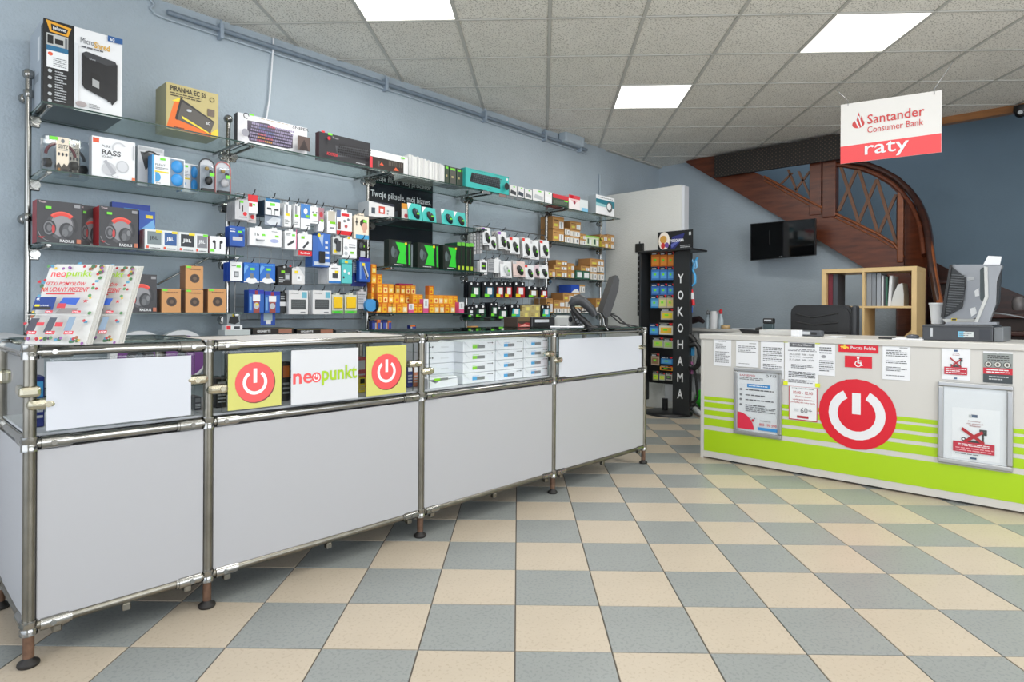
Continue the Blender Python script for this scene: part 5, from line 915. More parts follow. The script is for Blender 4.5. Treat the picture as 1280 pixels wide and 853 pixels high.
# ---- bay 5: kraft cartridge boxes on three shelves
KC = (196,150,92)
def kboxes(z, lst, where):
    def tier(i):
        a, b, yt, yb, kind = lst[i]
        if yb is None: return 0
        c = [tier(j) for j in range(len(lst)) if j != i and abs(lst[j][2]-yb) < 2.2 and lst[j][2] > yt+1 and lst[j][0] < b-1 and lst[j][1] > a+1]
        return 1+max(c) if c else 1
    TI = [tier(i) for i in range(len(lst))]
    for k, (a, b, yt, yb, kind) in enumerate(lst):
        zz = z if yb is None else hy(a, yb, 3.95).z
        fc, sh_ = {'k': (KC, [('r', 0, .86, 1, 1, (176,128,74)), ('r', .58, .08, .95, .62, 'w'), ('r', .7, .12, .76, .58, 'g'), ('r', .12, .2, .42, .42, (222,214,90)), ('l', .08, .62, .5, .78, 1, (90,60,40))]),
                   'w': ((226,222,214), [('r', 0, .78, 1, 1, KC), ('r', .3, .1, .4, .7, 'g'), ('r', .55, .1, .9, .7, 'w'), ('r', .7, .2, .8, .6, 'dg')]),
                   'g': ((214,226,196), [('r', 0, .84, 1, 1, (150,200,90)), ('r', .3, .2, .5, .7, 'dgn'), ('r', .6, .1, .9, .6, 'w')]), 'b': ((40,80,180), [('p', [(0, 0), (.4, .4), (.8, .5), (1, .1), (1, 0)], 'w')]), 'y': ((170,150,30), None), 'd': ((60,110,90), [('r', .2, .15, .9, .8, 'w')])}[kind]
        T_ = TI[k]; pos = sum(1 for q in range(len(lst)) if TI[q] == T_ and lst[q][0] < a)
        pbox('cartridge_box', '%s cartridge box, %s, %s from left, %s' % ({'k': 'brown kraft', 'w': 'white-labelled', 'g': 'green and white', 'b': 'blue and white', 'y': 'olive', 'd': 'dark green'}[kind], ['bottom tier', 'second tier', 'third tier', 'fourth tier', 'fifth tier'][T_], ORDW[pos], where), a, b, yt, zz, sh_, fc, (160,116,66) if kind in 'kw' else fc, (186,138,80) if kind in 'kw' else fc, d=.16, n=3.95)
kboxes(Z2b, [(691, 705, 286, None, 'k'), (706, 712, 294, None, 'w'), (713, 724, 295, None, 'w'), (725, 732, 299, None, 'w'), (732, 740, 294, None, 'g'), (740, 749, 295, None, 'g'), (748.5, 752, 297, None, 'y'), (752, 760, 301, None, 'k'), (760, 767, 302, None, 'k'), (691, 705, 270, 285.5, 'k'), (706, 712, 285, 293.5, 'w'), (713, 725, 287, 295, 'w'), (725, 732, 292, 299, 'k'), (713, 726, 276, 286.5, 'k'), (750, 759, 293, 301, 'k'), (759, 768, 293, 302, 'k')], 'second shelf of last bay')
kboxes(Z3b, [(686, 694, 336, None, 'k'), (694.5, 709, 337, None, 'k'), (709.5, 718, 338, None, 'k'), (720, 728, 338, None, 'd'), (728.5, 737, 339, None, 'd'), (738, 746, 340, None, 'w'), (746.5, 755, 341, None, 'w'), (692, 709, 331, 337, 'k'), (709.5, 718, 329, 338, 'k'), (726, 737, 332, 338.5, 'k'), (738, 746, 332, 340, 'w'), (746.5, 755, 331, 340, 'w'), (695, 709, 325, 331, 'k'), (738, 755, 323, 331.5, 'k')], 'third shelf of last bay')
kboxes(Z4b, [(683, 691, 373, None, 'k'), (692, 702, 384, None, 'w'), (702.5, 709, 384, None, 'w'), (709.5, 717, 384, None, 'w'), (717.5, 726, 384, None, 'w'), (727, 736, 384, None, 'w'), (745, 756, 382, None, 'w'), (692, 706, 375, 384, 'k'), (706.5, 717, 376, 384, 'w'), (717.5, 728, 376, 384, 'g'), (745, 756, 373, 382, 'k'), (704, 717, 366, 376, 'k'), (717.5, 725, 366, 376, 'w'), (714, 724, 356, 366, 'b'), (724.5, 731, 356, 366, 'w')], 'fourth shelf of last bay')
sw_ = empty('side_worktop', (.1, 3.5, 0), 'white side worktop at the left edge of the picture behind the counter', 'worktop')
MB().box(-.5, .54, 2.90, 4.12, .90, .925, b=.003).build('top_board', mat('side_top', (196, 197, 200), .4), sw_)
MB().box(-.5, .50, 2.94, 4.10, .0, .90).build('cabinet_body', mat('side_panel_grey', (176, 178, 182), .35), sw_)
# ================================================================== ON AND IN THE COUNTER
def CA(X, Y, z): return Vector((X*math.cos(PHI)+Y*math.sin(PHI), -X*math.sin(PHI)+Y*math.cos(PHI), z))
RV, FV = CA(1, 0, 0), CA(0, 1, 0)
TOPZ = ZT+.0245
def cpt(px, z, Yd): return CA((px-640)/FOC*Yd, Yd, z)
def brochure(px0, px1, label, shapes, Y0, dz=0):
    a, b = cpt(px0, TOPZ, Y0), cpt(px1, TOPZ, Y0); lean = FV*.10; hh = .235
    root = empty('brochure_stack', tuple((a+b)/2), label, 'brochures')
    for k in range(6):
        of = FV*(.0045*k)+Vector((0, 0, .0005)); j = RV*(.001*((k*5) % 3))
        p = [a+of+j, b+of+j, b+of+j+lean+Vector((0, 0, hh+.001*k)), a+of+j+lean+Vector((0, 0, hh+.001*k))]
        q = MB().prism(p, FV*.0035).build('leaflet', mat('leaflet_paper', (206, 206, 202), .5), root)
        if k == 0: decal(q, shapes, p[0], p[1]-p[0], p[3]-p[0], -FV+Vector((0, 0, .4)), base=.001)
    return root
def star(cx, cy, r, c, W=1.7): return ('p', [(cx+(r if i % 2 == 0 else r*.42)*math.sin(math.pi*i/5), cy+(r if i % 2 == 0 else r*.42)/W*math.cos(math.pi*i/5)) for i in range(10)], c)
def bro(full=True):
    rr = random.Random(3); sh = [('r', 0, 0, 1, 1, (210,210,206))]
    for k in range(70):
        t = rr.random(); x, y = rr.choice([(t, rr.uniform(.93, .98)), (rr.uniform(.04, .08), t), (rr.uniform(.90, .95), t), (t, rr.uniform(.02, .06))]); x = min(max(x, .04), .96)
        sh.append(rr.choice([('e', x, y, .035, None, (70,110,80)), ('e', x, y, .025, None, (180,50,60)), ('e', x, y, .03, None, (150,90,60)), ('e', x, y, .022, None, (226,190,80)), ('e', x, y, .025, None, (140,90,150)), ('e', x, y, .03, None, (90,140,90)), ('r', max(x-.03, 0), y, min(x+.03, 1), min(y+.03, 1), (90,150,180))]))
    sh += [text('neo', .18, .80, .065, SAL, .25, 2), text('punkt', .44, .785, .105, (150,190,30), .42, 2), text('SETKI POMYSŁÓW', .14, .69, .058, (196,36,50), .66, 2, .15), text('NA UDANY PREZENT', .10, .61, .058, (196,36,50), .78, 2, .15), ('r', .2, .575, .68, .59, (196,36,50)),
           ('r', .06, .38, .40, .54, (30,60,130)), ('r', .08, .385, .36, .42, (40,40,40)), text('4K', .08, .5, .03, 'w', .06, 2), ('r', .09, .42, .17, .445, 'y'), text('ULTRA HD', .18, .422, .02, 'w', .14, 1), ('p', [(.48, .46), (.52, .53), (.8, .53), (.76, .44)], (50,90,180)), ('r', .46, .40, .6, .46, (190,60,70)), ('p', [(.46, .34), (.54, .40), (.82, .40), (.78, .34)], (130,126,124)), ('r', .30, .335, .42, .37, (200,40,56)), text('599,-', .31, .34, .022, 'w', .1, 2), ('r', .74, .335, .88, .37, (200,40,56)), text('1799,-', .75, .34, .022, 'w', .12, 2),
           ('r', 0, .31, 1, .318, (200,200,196)), ('p', [(.08, .10), (.12, .27), (.26, .27), (.22, .10)], (70,70,80)), ('p', [(.38, .10), (.42, .28), (.54, .28), (.5, .10)], (74,80,90)), ('p', [(.7, .12), (.73, .29), (.84, .29), (.82, .12)], (130,150,170)), ('r', .24, .18, .36, .22, (200,60,70)), ('r', .54, .17, .66, .22, (200,60,70))]
    for x, t in ((.13, '2649'), (.43, '849,-'), (.73, '1629')): sh += [('r', x, .075, x+.15, .115, (200,40,56)), text(t, x+.02, .082, .026, 'w', .11, 2)]
    sh += [star(.07, .72, .05, (186,44,56)), star(.93, .48, .05, (186,44,56)), star(.07, .2, .045, (186,44,56))]
    return sh
bs = bro()
brochure(80, 148, 'stack of festive shop leaflets leaning on the counter, right one, partly covered', bs, 1.85)
brochure(31, 108, 'stack of festive shop leaflets leaning on the left end of the counter, front one', bs, 1.79)
o = tag(MB().box(.50, .60, 2.44, 2.46, TOPZ+.001, TOPZ+.02, b=.002).build('leaflet_rest', DARKP), 'dark rest bar behind the festive leaflets on the counter', 'stand')
# paper reams in the third case
CF = ZM+.0245
def ream(px0, px1, t, n, d, c, label, side=False):
    a, b = hy(px0, 480, n), hy(px1, 480, n); h_ = .0535; z = CF+.0005+t*(h_+.001)
    o = MB().box(a.x+.001, b.x-.001, n, n+d, z, z+h_, b=.004).build('paper_ream', mat('ream_white', (226,230,236), .45)); tag(o, label, 'paper ream')
    W = b.x-a.x
    decal(o, [('r', .28, .3, .42, .6, c), ('r', .42, .3, .66, .6, 'g'), ('l', .28, .66, .48, .74, 1, c), ('l', .74, .72, .9, .84, 1, 'dg'), ('e', .9, .78, .018, .07, 'dg'), ('p', [(.0, 1), (.02, 1), (.18, .4), (.17, .4)], (190,196,204))] if not side else [('r', .86, .42, .98, .72, c), ('r', .86, .12, .98, .4, 'g'), ('l', .38, .4, .6, .56, 2, 'lg'), ('r', .05, .5, .12, .56, 'dg'), ('e', .15, .53, .018, .09, 'dg')], (a.x+.001, n, z), (W-.002, 0, 0), (0, 0, h_), FRONT)
TW = ['bottom', 'second', 'third', 'top']
for t in range(4):
    ream(533, 578, t, 2.40, .21, 'gr' if t else 'lb', 'wrapped paper ream with side label, leftmost stack, %s tier' % TW[t], True)
    ream(578.5, 619, t, 2.33, .30, 'gr' if t else 'lb', 'wrapped paper ream, second stack from left in the glass case, %s tier' % TW[t])
    ream(619.5, 654, t, 2.33, .30, 'lb', 'wrapped paper ream, third stack from left in the glass case, %s tier' % TW[t])
    ream(654.5, 686, t, 2.33, .30, 'lb', 'wrapped paper ream, rightmost stack in the glass case, %s tier' % TW[t])
a, b = hy(534, 486, 2.315), hy(571, 486, 2.315)
o = MB(); o.prism([(a.x, 2.31, CF+.001), (b.x, 2.31, CF+.001), (b.x, 2.31, CF+.04), (a.x+.07, 2.31, CF+.034), (a.x+.05, 2.31, CF+.022), (a.x, 2.31, CF+.044)], (0, .075, 0)); o.box(a.x, b.x, 2.312, 2.385, CF+.04, CF+.05, b=.003)
o = tag(o.build('opened_paper_ream', mat('ream_white', (226,230,236), .45)), 'torn open paper ream lying in front of the leftmost stack', 'paper ream')
decal(o, [('r', .2, .72, .4, .95, 'gr'), ('r', .4, .72, .66, .95, 'g')], (a.x, 2.309, CF), (b.x-a.x, 0, 0), (0, 0, .05), FRONT)
# things in the second and first case, seen between the signs
for k, (px0, px1, hh, c, lab, nm) in enumerate([(270, 284, .11, 'k', 'small black device with a silver strip left of the first yellow sign', 'camera'), (352, 363, .16, 'k', 'tall dark box with orange lettering between the yellow and the white sign', 'box'), (449, 457, .07, 'y', 'yellow box between the white sign and the right yellow sign', 'box'), (445, 458, .15, (170,50,56), 'red box standing behind the yellow box in the case', 'box'), (509, 516, .13, 'nb', 'dark blue battery card right of the second yellow sign', 'batteries'), (517, 523, .12, (190,120,90), 'copper battery card by the middle counter post', 'batteries'), (42, 56, .16, 'nb', 'dark blue box in the leftmost glass case beside the corner post', 'box'), (243, 252, .05, 'dg', 'small dark gadget at the right end of the leftmost case', 'gadget')]):
    n = 2.42 if k != 3 else 2.55; a, b = hy(px0, 480, n), hy(px1, 480, n)
    o = tag(MB().box(a.x, b.x, n, n+.07, CF+.001, CF+hh, b=.003).build('case_item_'+nm if False else {'camera': 'webcam_box', 'box': 'boxed_gadget', 'batteries': 'battery_card', 'gadget': 'small_gadget'}[nm], cm(c)), lab, nm)
    decal(o, [('r', .15, .6, .85, .9, ['lg', 'o', 'k', 'lg', 'w', 'w', 'lb', 'g'][k]), ('l', .15, .15, .85, .5, 3, 'lg')], (a.x, n, CF), (b.x-a.x, 0, 0), (0, 0, hh), FRONT)
# ---- devices on the right end of the counter (z = top)
CT_ = ZT+.0265
def cbox(name, label, px0, px1, pyt, n, d, m, cat, shapes=None, z=CT_, b=.004):
    a, c = hy(px0, 415, n), hy(px1, 415, n); zt = hy(px0, pyt, n).z
    o = tag(MB().box(a.x, c.x, n, n+d, z, zt, b=b).build(name, m), label, cat)
    if shapes: decal(o, shapes, (a.x, n, z), (c.x-a.x, 0, 0), (0, 0, zt-z), FRONT, base=.001)
    return o
cbox('picture_box', 'dark box with a red swirl picture on the counter left of the label printer', 647, 664, 397, 2.58, .12, cm((60,48,40)), 'box', [('p', [(0, .05), (1, .05), (1, .4), (.6, .5), (.3, .3), (0, .45)], (150,50,50)), ('p', [(.1, .1), (.5, .35), (1, .1)], (210,150,140)), ('r', 0, .6, 1, 1, (96,80,56))])
cbox('label_printer', 'black label printer with a white strip on the counter', 665, 693, 397, 2.56, .16, mat('printer_black', (34,35,37), .35), 'printer', [('r', .12, .5, .74, .78, (200,204,208)), ('l', .18, .58, .68, .7, 1, 'g')], b=.006)
cbox('grey_device', 'dark grey device right of the label printer', 694, 706, 400, 2.60, .12, cm((70,74,78)), 'device', b=.006)
r_ = empty('receipt_printer', tuple(hy(713, 415, 2.50)-Vector((0, 0, hy(713, 415, 2.5).z-CT_))), 'small white receipt printer on the counter beside the keypad', 'printer')
a, b = hy(704, 415, 2.5), hy(722, 415, 2.5)
MB().prism([(a.x, 2.46, CT_), (b.x, 2.46, CT_), (b.x, 2.46, CT_+.035), (b.x-.02, 2.46, CT_+.055), (a.x+.02, 2.46, CT_+.075), (a.x, 2.46, CT_+.06)], (0, .11, 0)).build('body', mat('printer_white', (196,198,196), .4), r_)
MB().cyl((a.x+.02, 2.455, CT_+.05), (a.x+.02, 2.57, CT_+.05), .018, 14).build('paper_roll', cm('dg'), r_); MB().box(a.x+.04, b.x-.01, 2.452, 2.462, CT_+.01, CT_+.03, b=.002).build('front_slot', cm('g'), r_)
r_ = empty('keypad_terminal', tuple(CA(.45, 3.75, CT_)), 'black keypad terminal leaning behind the receipt printer', 'terminal')
p = [cpt(x, hz_, 3.95) for x, hz_ in [(712, CT_+.11), (726, CT_+.085), (737, CT_+.003), (722, CT_+.003)]]
q = MB().prism(p, FV*.03).build('body', BLACK, r_)
for i in range(3):
    for j in range(4):
        c_ = p[3].lerp(p[2], .2+.25*i).lerp(p[0].lerp(p[1], .2+.25*i), .12+.17*j); MB().box(c_.x-.006, c_.x+.006, c_.y-.008, c_.y+.004, c_.z-.005, c_.z+.005, b=.001).build('key', cm('g'), r_)
# barcode scanner on its stand
r_ = empty('barcode_scanner', tuple(cpt(741, CT_, 3.8)), 'black handheld barcode scanner resting on a curved stand on the counter', 'scanner')
def ipt(px, py, Yd): return CA((px-640)/FOC*Yd, Yd, HC-(py-CY-ROLL*(px-640))/FOC*Yd)
MB().tube([ipt(x, y, 3.8) for x, y in [(714, 380), (717, 388), (724, 396), (731, 402), (736, 407), (739, 413)]], [.014, .016, .018, .02, .02, .022], 10).build('stand_arm', BLACK, r_)
MB().lathe(cpt(740, CT_, 3.8), [(.05, 0), (.052, .008), (.02, .014)], 18).build('stand_base', BLACK, r_)
hm = MB(); hm.tube([ipt(x, y, 3.78) for x, y in [(712, 381), (717, 377), (724, 375), (729, 377)]], [.014, .03, .036, .032], 12); hm.build('scanner_head', DARKP, r_)
MB().tube([ipt(x, y, 3.78) for x, y in [(727, 376), (734, 382), (740, 388), (744, 395)]], [.032, .028, .026, .018], 12).build('grip', DARKP, r_)
MB().tube([ipt(x, y, 3.76) for x, y in [(722, 385), (727, 390), (733, 389)]], .005, 6).build('trigger', BLACK, r_)
# monitor seen edge-on
r_ = empty('touch_monitor', tuple(cpt(766, CT_, 3.95)), 'black monitor seen from its side on the right end of the counter', 'monitor')
MB().prism([ipt(x, y, 3.9) for x, y in [(753, 391), (757, 378), (763, 360), (769, 344), (772, 345), (774, 350), (773, 362), (767, 382), (762, 396), (757, 398)]], FV*.26).build('screen_housing', mat('monitor_black', (44,45,47), .4), r_)
MB().tube([ipt(x, y, 4.0) for x, y in [(755, 392), (757, 400), (757, 408), (760, 413)]], [.018, .016, .014, .014], 10).build('neck', BLACK, r_)
MB().tube([ipt(x, y, 3.93) for x, y in [(742, 389), (750, 392), (754, 398), (755, 406), (760, 413)]], .005, 8).build('arm', CHROME, r_)
a = cpt(757, CT_, 3.9); b = cpt(776, CT_, 3.9); MB().prism([a, b, b+FV*.2, a+FV*.2], (0, 0, .01)).build('foot', BLACK, r_)
for k, (pts, c, lab) in enumerate([([(762, 392), (772, 396), (778, 402), (786, 408), (788, 416)], BLACK, 'black cable looping from the monitor to the counter end'), ([(762, 393), (768, 398), (775, 404), (785, 406), (797, 416)], BLACK, 'second black cable drooping beside the first one'), ([(688, 419), (695, 415), (702, 418), (712, 413), (722, 419), (730, 414)], PAPER, 'white cable tangle in front of the receipt printer'), ([(700, 416), (708, 410), (716, 420), (726, 416), (740, 417)], BLACK, 'black cable lying in front of the receipt printer')]):
    zmin = CT_+.006
    tag(MB().tube([Vector((v.x, v.y, max(v.z, zmin))) for v in [ipt(x, y, (3.95, 4.0, 3.8, 3.98)[k]) for x, y in pts]], .005, 6).build('cable', c), lab, 'cable')
tag(MB().sph(cpt(731, CT_+.012, 3.98), .045, .03, .012, 14, 6).build('computer_mouse', mat('printer_white', (196,198,196))), 'pale computer mouse on the counter edge below the scanner', 'mouse')
# ================================================================== ROTATING RACK WITH HANGING CARDS
rk = empty('display_rack', (5.78, 3.25, 0), 'tall black display rack with white stencilled lettering and rows of hanging cards', 'rack')
MB().lathe((5.75, 3.20, 0), [(.24, 0), (.24, .02), (.22, .028), (.05, .03)], 36).build('base_plate', BLACK, rk)
MB().cyl((5.79, 3.26, .03), (5.79, 3.26, .15), .03, 14).build('pivot', BLACK, rk)
RB = mat('rack_black', (38,40,42), .35)
pan = [(2.925, .03), (3.103, .03), (3.103, 1.60), (3.085, 1.645), (3.05, 1.672), (2.925, 1.672)]
q = MB().prism([(5.66, y, z) for y, z in pan], (.02, 0, 0)).build('lettered_side_panel', RB, rk)
for i, ch in enumerate('YOKOHAMA'):
    zz = hx(850, 347+i*20.6, 5.66).z
    decal(q, [('t', ch, 0, 0, 1, (226,228,230), 1, 2)], (5.66, 3.052, zz-.058), (0, -.062, 0), (0, 0, .092), (-1, 0, 0), 'stencil_letter')
MB().box(5.62, 5.80, 3.455, 3.475, .12, 1.66, b=.004).build('side_panel', RB, rk)
MB().box(5.68, 5.72, 2.925, 2.94, .1, 1.64).build('side_panel', RB, rk)
MB().box(5.80, 5.82, 3.08, 3.46, .30, 1.66).build('back_board', mat('rack_back', (20,21,22), .5), rk)
MB().box(5.802, 5.815, 3.11, 3.27, .12, .42).build('lower_board', cm('lg'), rk)
MB().box(5.6, 5.95, 2.88, 3.48, 1.66, 1.68, b=.003).build('top_board', RB, rk)
def rcard(px0, px1, py0, py1, c, c2, label, s=5.72, sh=None):
    a = hx(px0, py0, s); b = hx(px1, py1, s)
    o = tag(MB().box(s, s+.004, b.y, a.y, b.z, a.z).build('small_hanging_card', cm(c)), label, 'card pack')
    decal(o, sh or [('r', .1, .12, .9, .62, c2), ('r', .3, .34, .6, .5, 'st'), ('r', .0, .78, 1, .98, 'k'), ('r', .1, .80, .6, .90, 'lg'), ('p', [(.7, 1), (1, 1), (.9, .76)], 'r')], (s, a.y, b.z), (0, b.y-a.y, 0), (0, 0, a.z-b.z), (-1, 0, 0))
    MB().cyl((5.80, (a.y+b.y)/2, a.z-.008), (s-.03, (a.y+b.y)/2, a.z-.008), .003, 6).build('rack_hook', HOOKM, rk)
cols3 = [(814, 824.5), (825, 834), (834.5, 842.5)]
for r, (y0, y1, c, c2, cn) in enumerate([(315, 333, (214,120,40), (236,150,60), 'orange'), (334, 350, (60,120,190), (90,160,220), 'light blue'), (355, 369, (50,100,170), (80,140,200), 'blue')]):
    for k, (a, b) in enumerate(cols3): rcard(a, b, y0, y1, c, c2, 'small %s card in the rack, %s from left' % (cn, ORDW[k]))
for (a, b, y0, y1, c, c2, lab) in [(813.5, 823, 370, 385, (60,140,200), (110,180,220), 'sky blue card alone at the left of the fourth rack row'), (823.5, 833, 369, 385, (190,182,160), (206,220,130), 'beige card in the fourth rack row, left one'), (833.5, 842, 369, 385, (196,186,166), (220,200,120), 'beige card in the fourth rack row, right one'), (826, 842, 386, 400, (186,178,160), (226,206,60), 'beige card with a yellow dot in the fifth rack row'), (812, 823, 405, 419, (50,110,180), (90,170,220), 'blue card in the sixth rack row'), (824, 841, 404, 419, (222,220,206), (236,190,60), 'white card with a yellow picture in the sixth rack row'), (816, 829, 422, 435, (170,176,160), (180,210,90), 'grey green card in the seventh rack row, left one'), (829.5, 841, 423, 436, (180,184,176), (170,200,110), 'grey green card in the seventh rack row, right one'), (814, 824, 442, 457, (170,150,130), (140,110,80), 'tan bag in the eighth rack row'), (826, 841, 446, 456, (50,120,180), (90,160,210), 'wide blue card in the eighth rack row'), (825, 841, 457, 464, (236,166,40), (30,30,30), 'wide orange label below the wide blue card'), (816, 823, 464, 476, (150,156,130), (200,220,60), 'small green dotted card at the bottom left of the rack'), (824, 831, 466, 476, (170,176,170), (210,220,80), 'small grey card in the lowest rack row, left one'), (832, 840, 466, 476, (190,190,180), (90,90,90), 'small grey card in the lowest rack row, right one')]:
    rcard(a, b, y0, y1, c, c2, lab)
# header sign of the rack
a = hx(822.5, 292, 5.78); b = hx(866, 311.5, 5.78)
hs_ = tag(MB().box(5.775, 5.785, b.y, a.y, 1.681, a.z+.01).build('rack_header_sign', BLACK), 'black header sign with a white disc on top of the rack', 'sign')
decal(hs_, [('p', [(.38, .1), (.42, .7), (.78, .85), (.72, .55), (.5, .1)], (40,44,110)), ('p', [(.38, .3), (.7, .6), (.66, .5), (.42, .14)], (90,100,170)), ('e', .19, .52, .165, .47, (232,222,210)), ('e', .17, .6, .1, .2, (200,150,70)), ('e', .16, .28, .06, .16, (190,50,50)), ('e', .27, .3, .06, .14, (110,80,150)), ('t', 'YOKOHAMA', .38, .42, .16, 'w', .38, 2), ('r', .9, .72, .96, .88, 'lg'), ('l', .66, .1, .94, .26, 2, 'lg')], (5.775, a.y, 1.681), (0, b.y-a.y, 0), (0, 0, a.z+.01-1.681), (-1, 0, 0))
# things hanging on the right face of the rack
def rt(name, label, pts, r, c, cat, s=5.72): return tag(MB().tube([hx(x, y, s) for x, y in pts], r, 8).build(name, cm(c)), label, cat)
rt('blue_cable', 'bright blue cord loop hanging on the right side of the rack', [(863, 345), (862, 352), (865, 358), (869, 354), (869, 345), (866, 338), (868, 328), (872, 322)], .012, 'lb', 'cord')
rt('blue_cable', 'pale blue cord hank hanging above the blue loop on the rack', [(864, 324), (868, 330), (867, 338), (871, 334), (870, 326)], .012, (120,180,220), 'cord')
rt('red_strap', 'red strap hanging on the right side of the rack, upper one', [(862, 330), (862, 344)], .012, 'r', 'strap')
rt('red_strap', 'red strap with a white tag on the rack, lower one', [(864, 362), (866, 372), (867, 382)], .016, 'r', 'strap')
rt('blue_key_band', 'short blue band at the end of the red strap on the rack', [(865, 383), (865, 391)], .008, 'b', 'band')
for k, (x0, x1, y0, y1, c, lab) in enumerate([(861, 864, 324, 336, 'w', 'white tag at the top right of the rack'), (863, 867, 366, 374, 'w', 'white tag on the lower red strap'), (858.5, 862, 380, 394, 'cr', 'cream tag on the right edge of the rack'), (858.5, 862, 396, 412, 'w', 'white and red tag at mid height on the rack'), (858.5, 863, 415, 430, 'sv', 'grey tag under the red tag on the rack'), (860, 868, 434, 445, 'lb', 'bright blue pack on the lower right of the rack'), (858, 866, 452, 468, (190,120,170), 'pink and white pack at the lower right of the rack')]):
    a = hx(x0, y0, 5.70); b = hx(x1, y1, 5.70); tag(MB().box(5.70, 5.706, b.y, a.y, b.z, a.z).build('hanging_tag', cm(c)), lab, 'tag')
# black steering-wheel-like cover and cord beside the rack
rt('wheel_cover', 'thick black curved cover hanging at the right of the rack', [(862, 432), (870, 430), (874, 436), (875, 446), (873, 456), (868, 461), (862, 458)], .026, 'k', 'cover', 5.66)
rt('black_pouch', 'small black pouch above the curved cover', [(862, 420), (866, 424), (869, 428)], .03, 'k', 'pouch', 5.68)
rt('black_hose', 'black hose running down from the curved cover to the rack foot', [(868, 462), (870, 474), (871, 486), (872, 496), (869, 502), (860, 504)], .013, 'k', 'hose', 5.68)
# clip strip on the partition
cs = empty('clip_strip', (5.985, 3.75, 1.0), 'long black clip strip with notches hanging on the grey partition', 'strip')
a = hx(794, 305, 5.985); b = hx(804.5, 315, 5.985); MB().box(5.98, 5.998, b.y, a.y, b.z, a.z, b=.006).build('header', BLACK, cs)
MB().cyl((5.99, (a.y+b.y)/2, a.z-.01), (5.99, (a.y+b.y)/2, a.z+.02), .008, 8).build('hanger', BLACK, cs)
a = hx(797, 315, 5.985); b = hx(803, 395, 5.985); MB().box(5.985, 5.997, b.y, a.y, b.z, a.z, b=.002).build('strip', BLACK, cs)
for k in range(11):
    z = a.z-(a.z-b.z)*(k+.6)/11.5; MB().box(5.972, 5.986, b.y+.012, a.y-.012, z-.012, z+.004, b=.002).build('clip', cm('g'), cs)
# ================================================================== BACK CABINET, FLOOR THINGS
bc = empty('back_cabinet', (6.5, 2.6, 0), 'low white ribbed cabinet behind the rack below the wall screen', 'cabinet')
ct_z = hx(880, 411, 6.3).z; yl = hx(858, 415, 6.3).y+.08
MB().box(6.28, 6.75, 1.98, yl, ct_z-.03, ct_z, b=.003).build('worktop', mat('cabinet_top', (196,194,190), .4), bc)
MB().box(6.34, 6.72, 2.0, yl-.02, ct_z-.5, ct_z-.03).build('carcass', mat('cabinet_white', (200,202,202), .45), bc)
for k in range(22):
    y = yl-.035-k*.06; 
    if y > 2.08: MB().box(6.325, 6.34, y-.045, y, ct_z-.49, ct_z-.05, b=.004).build('rib', mat('cabinet_white', (200,202,202)), bc)
for y in (2.1, yl-.1): MB().box(6.4, 6.7, y-.02, y+.02, 0, ct_z-.5).build('leg', cm('lg'), bc)
def ontop(x, y): return hx(x, y, 6.42)
p = ontop(892, 408); r_ = empty('spray_bottle', (6.42, p.y, ct_z), 'white plastic bottle standing on the back cabinet', 'bottle')
MB().lathe((6.42, p.y, ct_z), [(.042, 0), (.045, .01), (.045, .15), (.036, .175), (.03, .19)], 18).build('body', cm('w'), r_); 
for px, h_, c, tc, lab in ((885, .15, 'lg', 'g', 'slim grey spray bottle left of the white bottle'), (901, .16, 'lb', 'r', 'pale blue bottle with a red cap right of the white bottle')):
    p = ontop(px, 408); r_ = empty('spray_bottle', (6.42, p.y, ct_z), lab, 'bottle')
    MB().lathe((6.42, p.y, ct_z), [(.026, 0), (.028, .01), (.028, h_*.6), (.014, h_*.85), (.012, h_)], 14).build('body', cm((190,206,216)), r_)
    MB().lathe((6.42, p.y, ct_z+h_), [(.014, 0), (.018, .01), (.016, .04), (.008, .05)], 12).build('cap', cm(tc), r_); MB().box(6.38, 6.42, p.y-.008, p.y+.008, ct_z+h_+.02, ct_z+h_+.036, b=.003).build('nozzle', cm(tc), r_)
p = ontop(908, 408); r_ = tag(MB().ring((6.40, p.y, ct_z+.022), .045, .028, (1, 0, 0), (0, 1, 0), (0, 0, 1), .0, n=24).box(0, 0, 0, 0, 0, 0).build('unused', cm('br')), 'x', 'x') if False else None
tag(MB().lathe((6.40, p.y, ct_z), [(.028, 0), (.046, 0), (.046, .04), (.028, .04)], 22).build('tape_roll', cm((206,176,130))), 'beige roll of tape on the back cabinet', 'tape roll')
tag(MB().tube([ontop(862, 404)+Vector((0, 0, .01)), ontop(868, 400), ontop(874, 399), ontop(880, 404)+Vector((0, 0, .01))], [.03, .04, .035, .02], 8).build('black_red_bundle', cm((40,24,28))), 'black and dark red bundle on the back cabinet behind the rack', 'bundle')
tag(MB().box(6.34, 6.5, hx(943, 409, 6.34).y, hx(915, 409, 6.34).y, ct_z, ct_z+.008).build('paper_sheet', PAPER), 'white sheets lying on the back cabinet', 'paper')
g = hx(874, 488, 6.2); tag(MB().sph((6.2, g.y-.06, .13), .09, .10, .11, 14, 8).build('green_bag', cm('gn')), 'bright green bag half hidden under the back cabinet', 'bag')
tag(MB().sph((6.22, hx(862, 492, 6.2).y, .10), .09, .07, .09, 12, 8).build('white_bag', cm('lg')), 'white plastic bag on the floor behind the rack', 'bag')
tag(MB().box(6.1, 6.35, hx(878, 500, 6.2).y-.25, hx(858, 500, 6.2).y+.02, 0, .03, b=.006).build('dark_box_lid', cm('dg')), 'flat dark tray on the floor under the bags', 'tray')
pl = hz(869, 513, .02); tag(MB().tube([pl+Vector((0, 0, .01)), hz(873, 516, .03), hz(880, 521, .015), hz(900, 528, .012)], [.03, .028, .012, .008], 8).build('power_socket', cm('w')), 'white extension socket with a cable on the floor by the desk corner', 'socket')
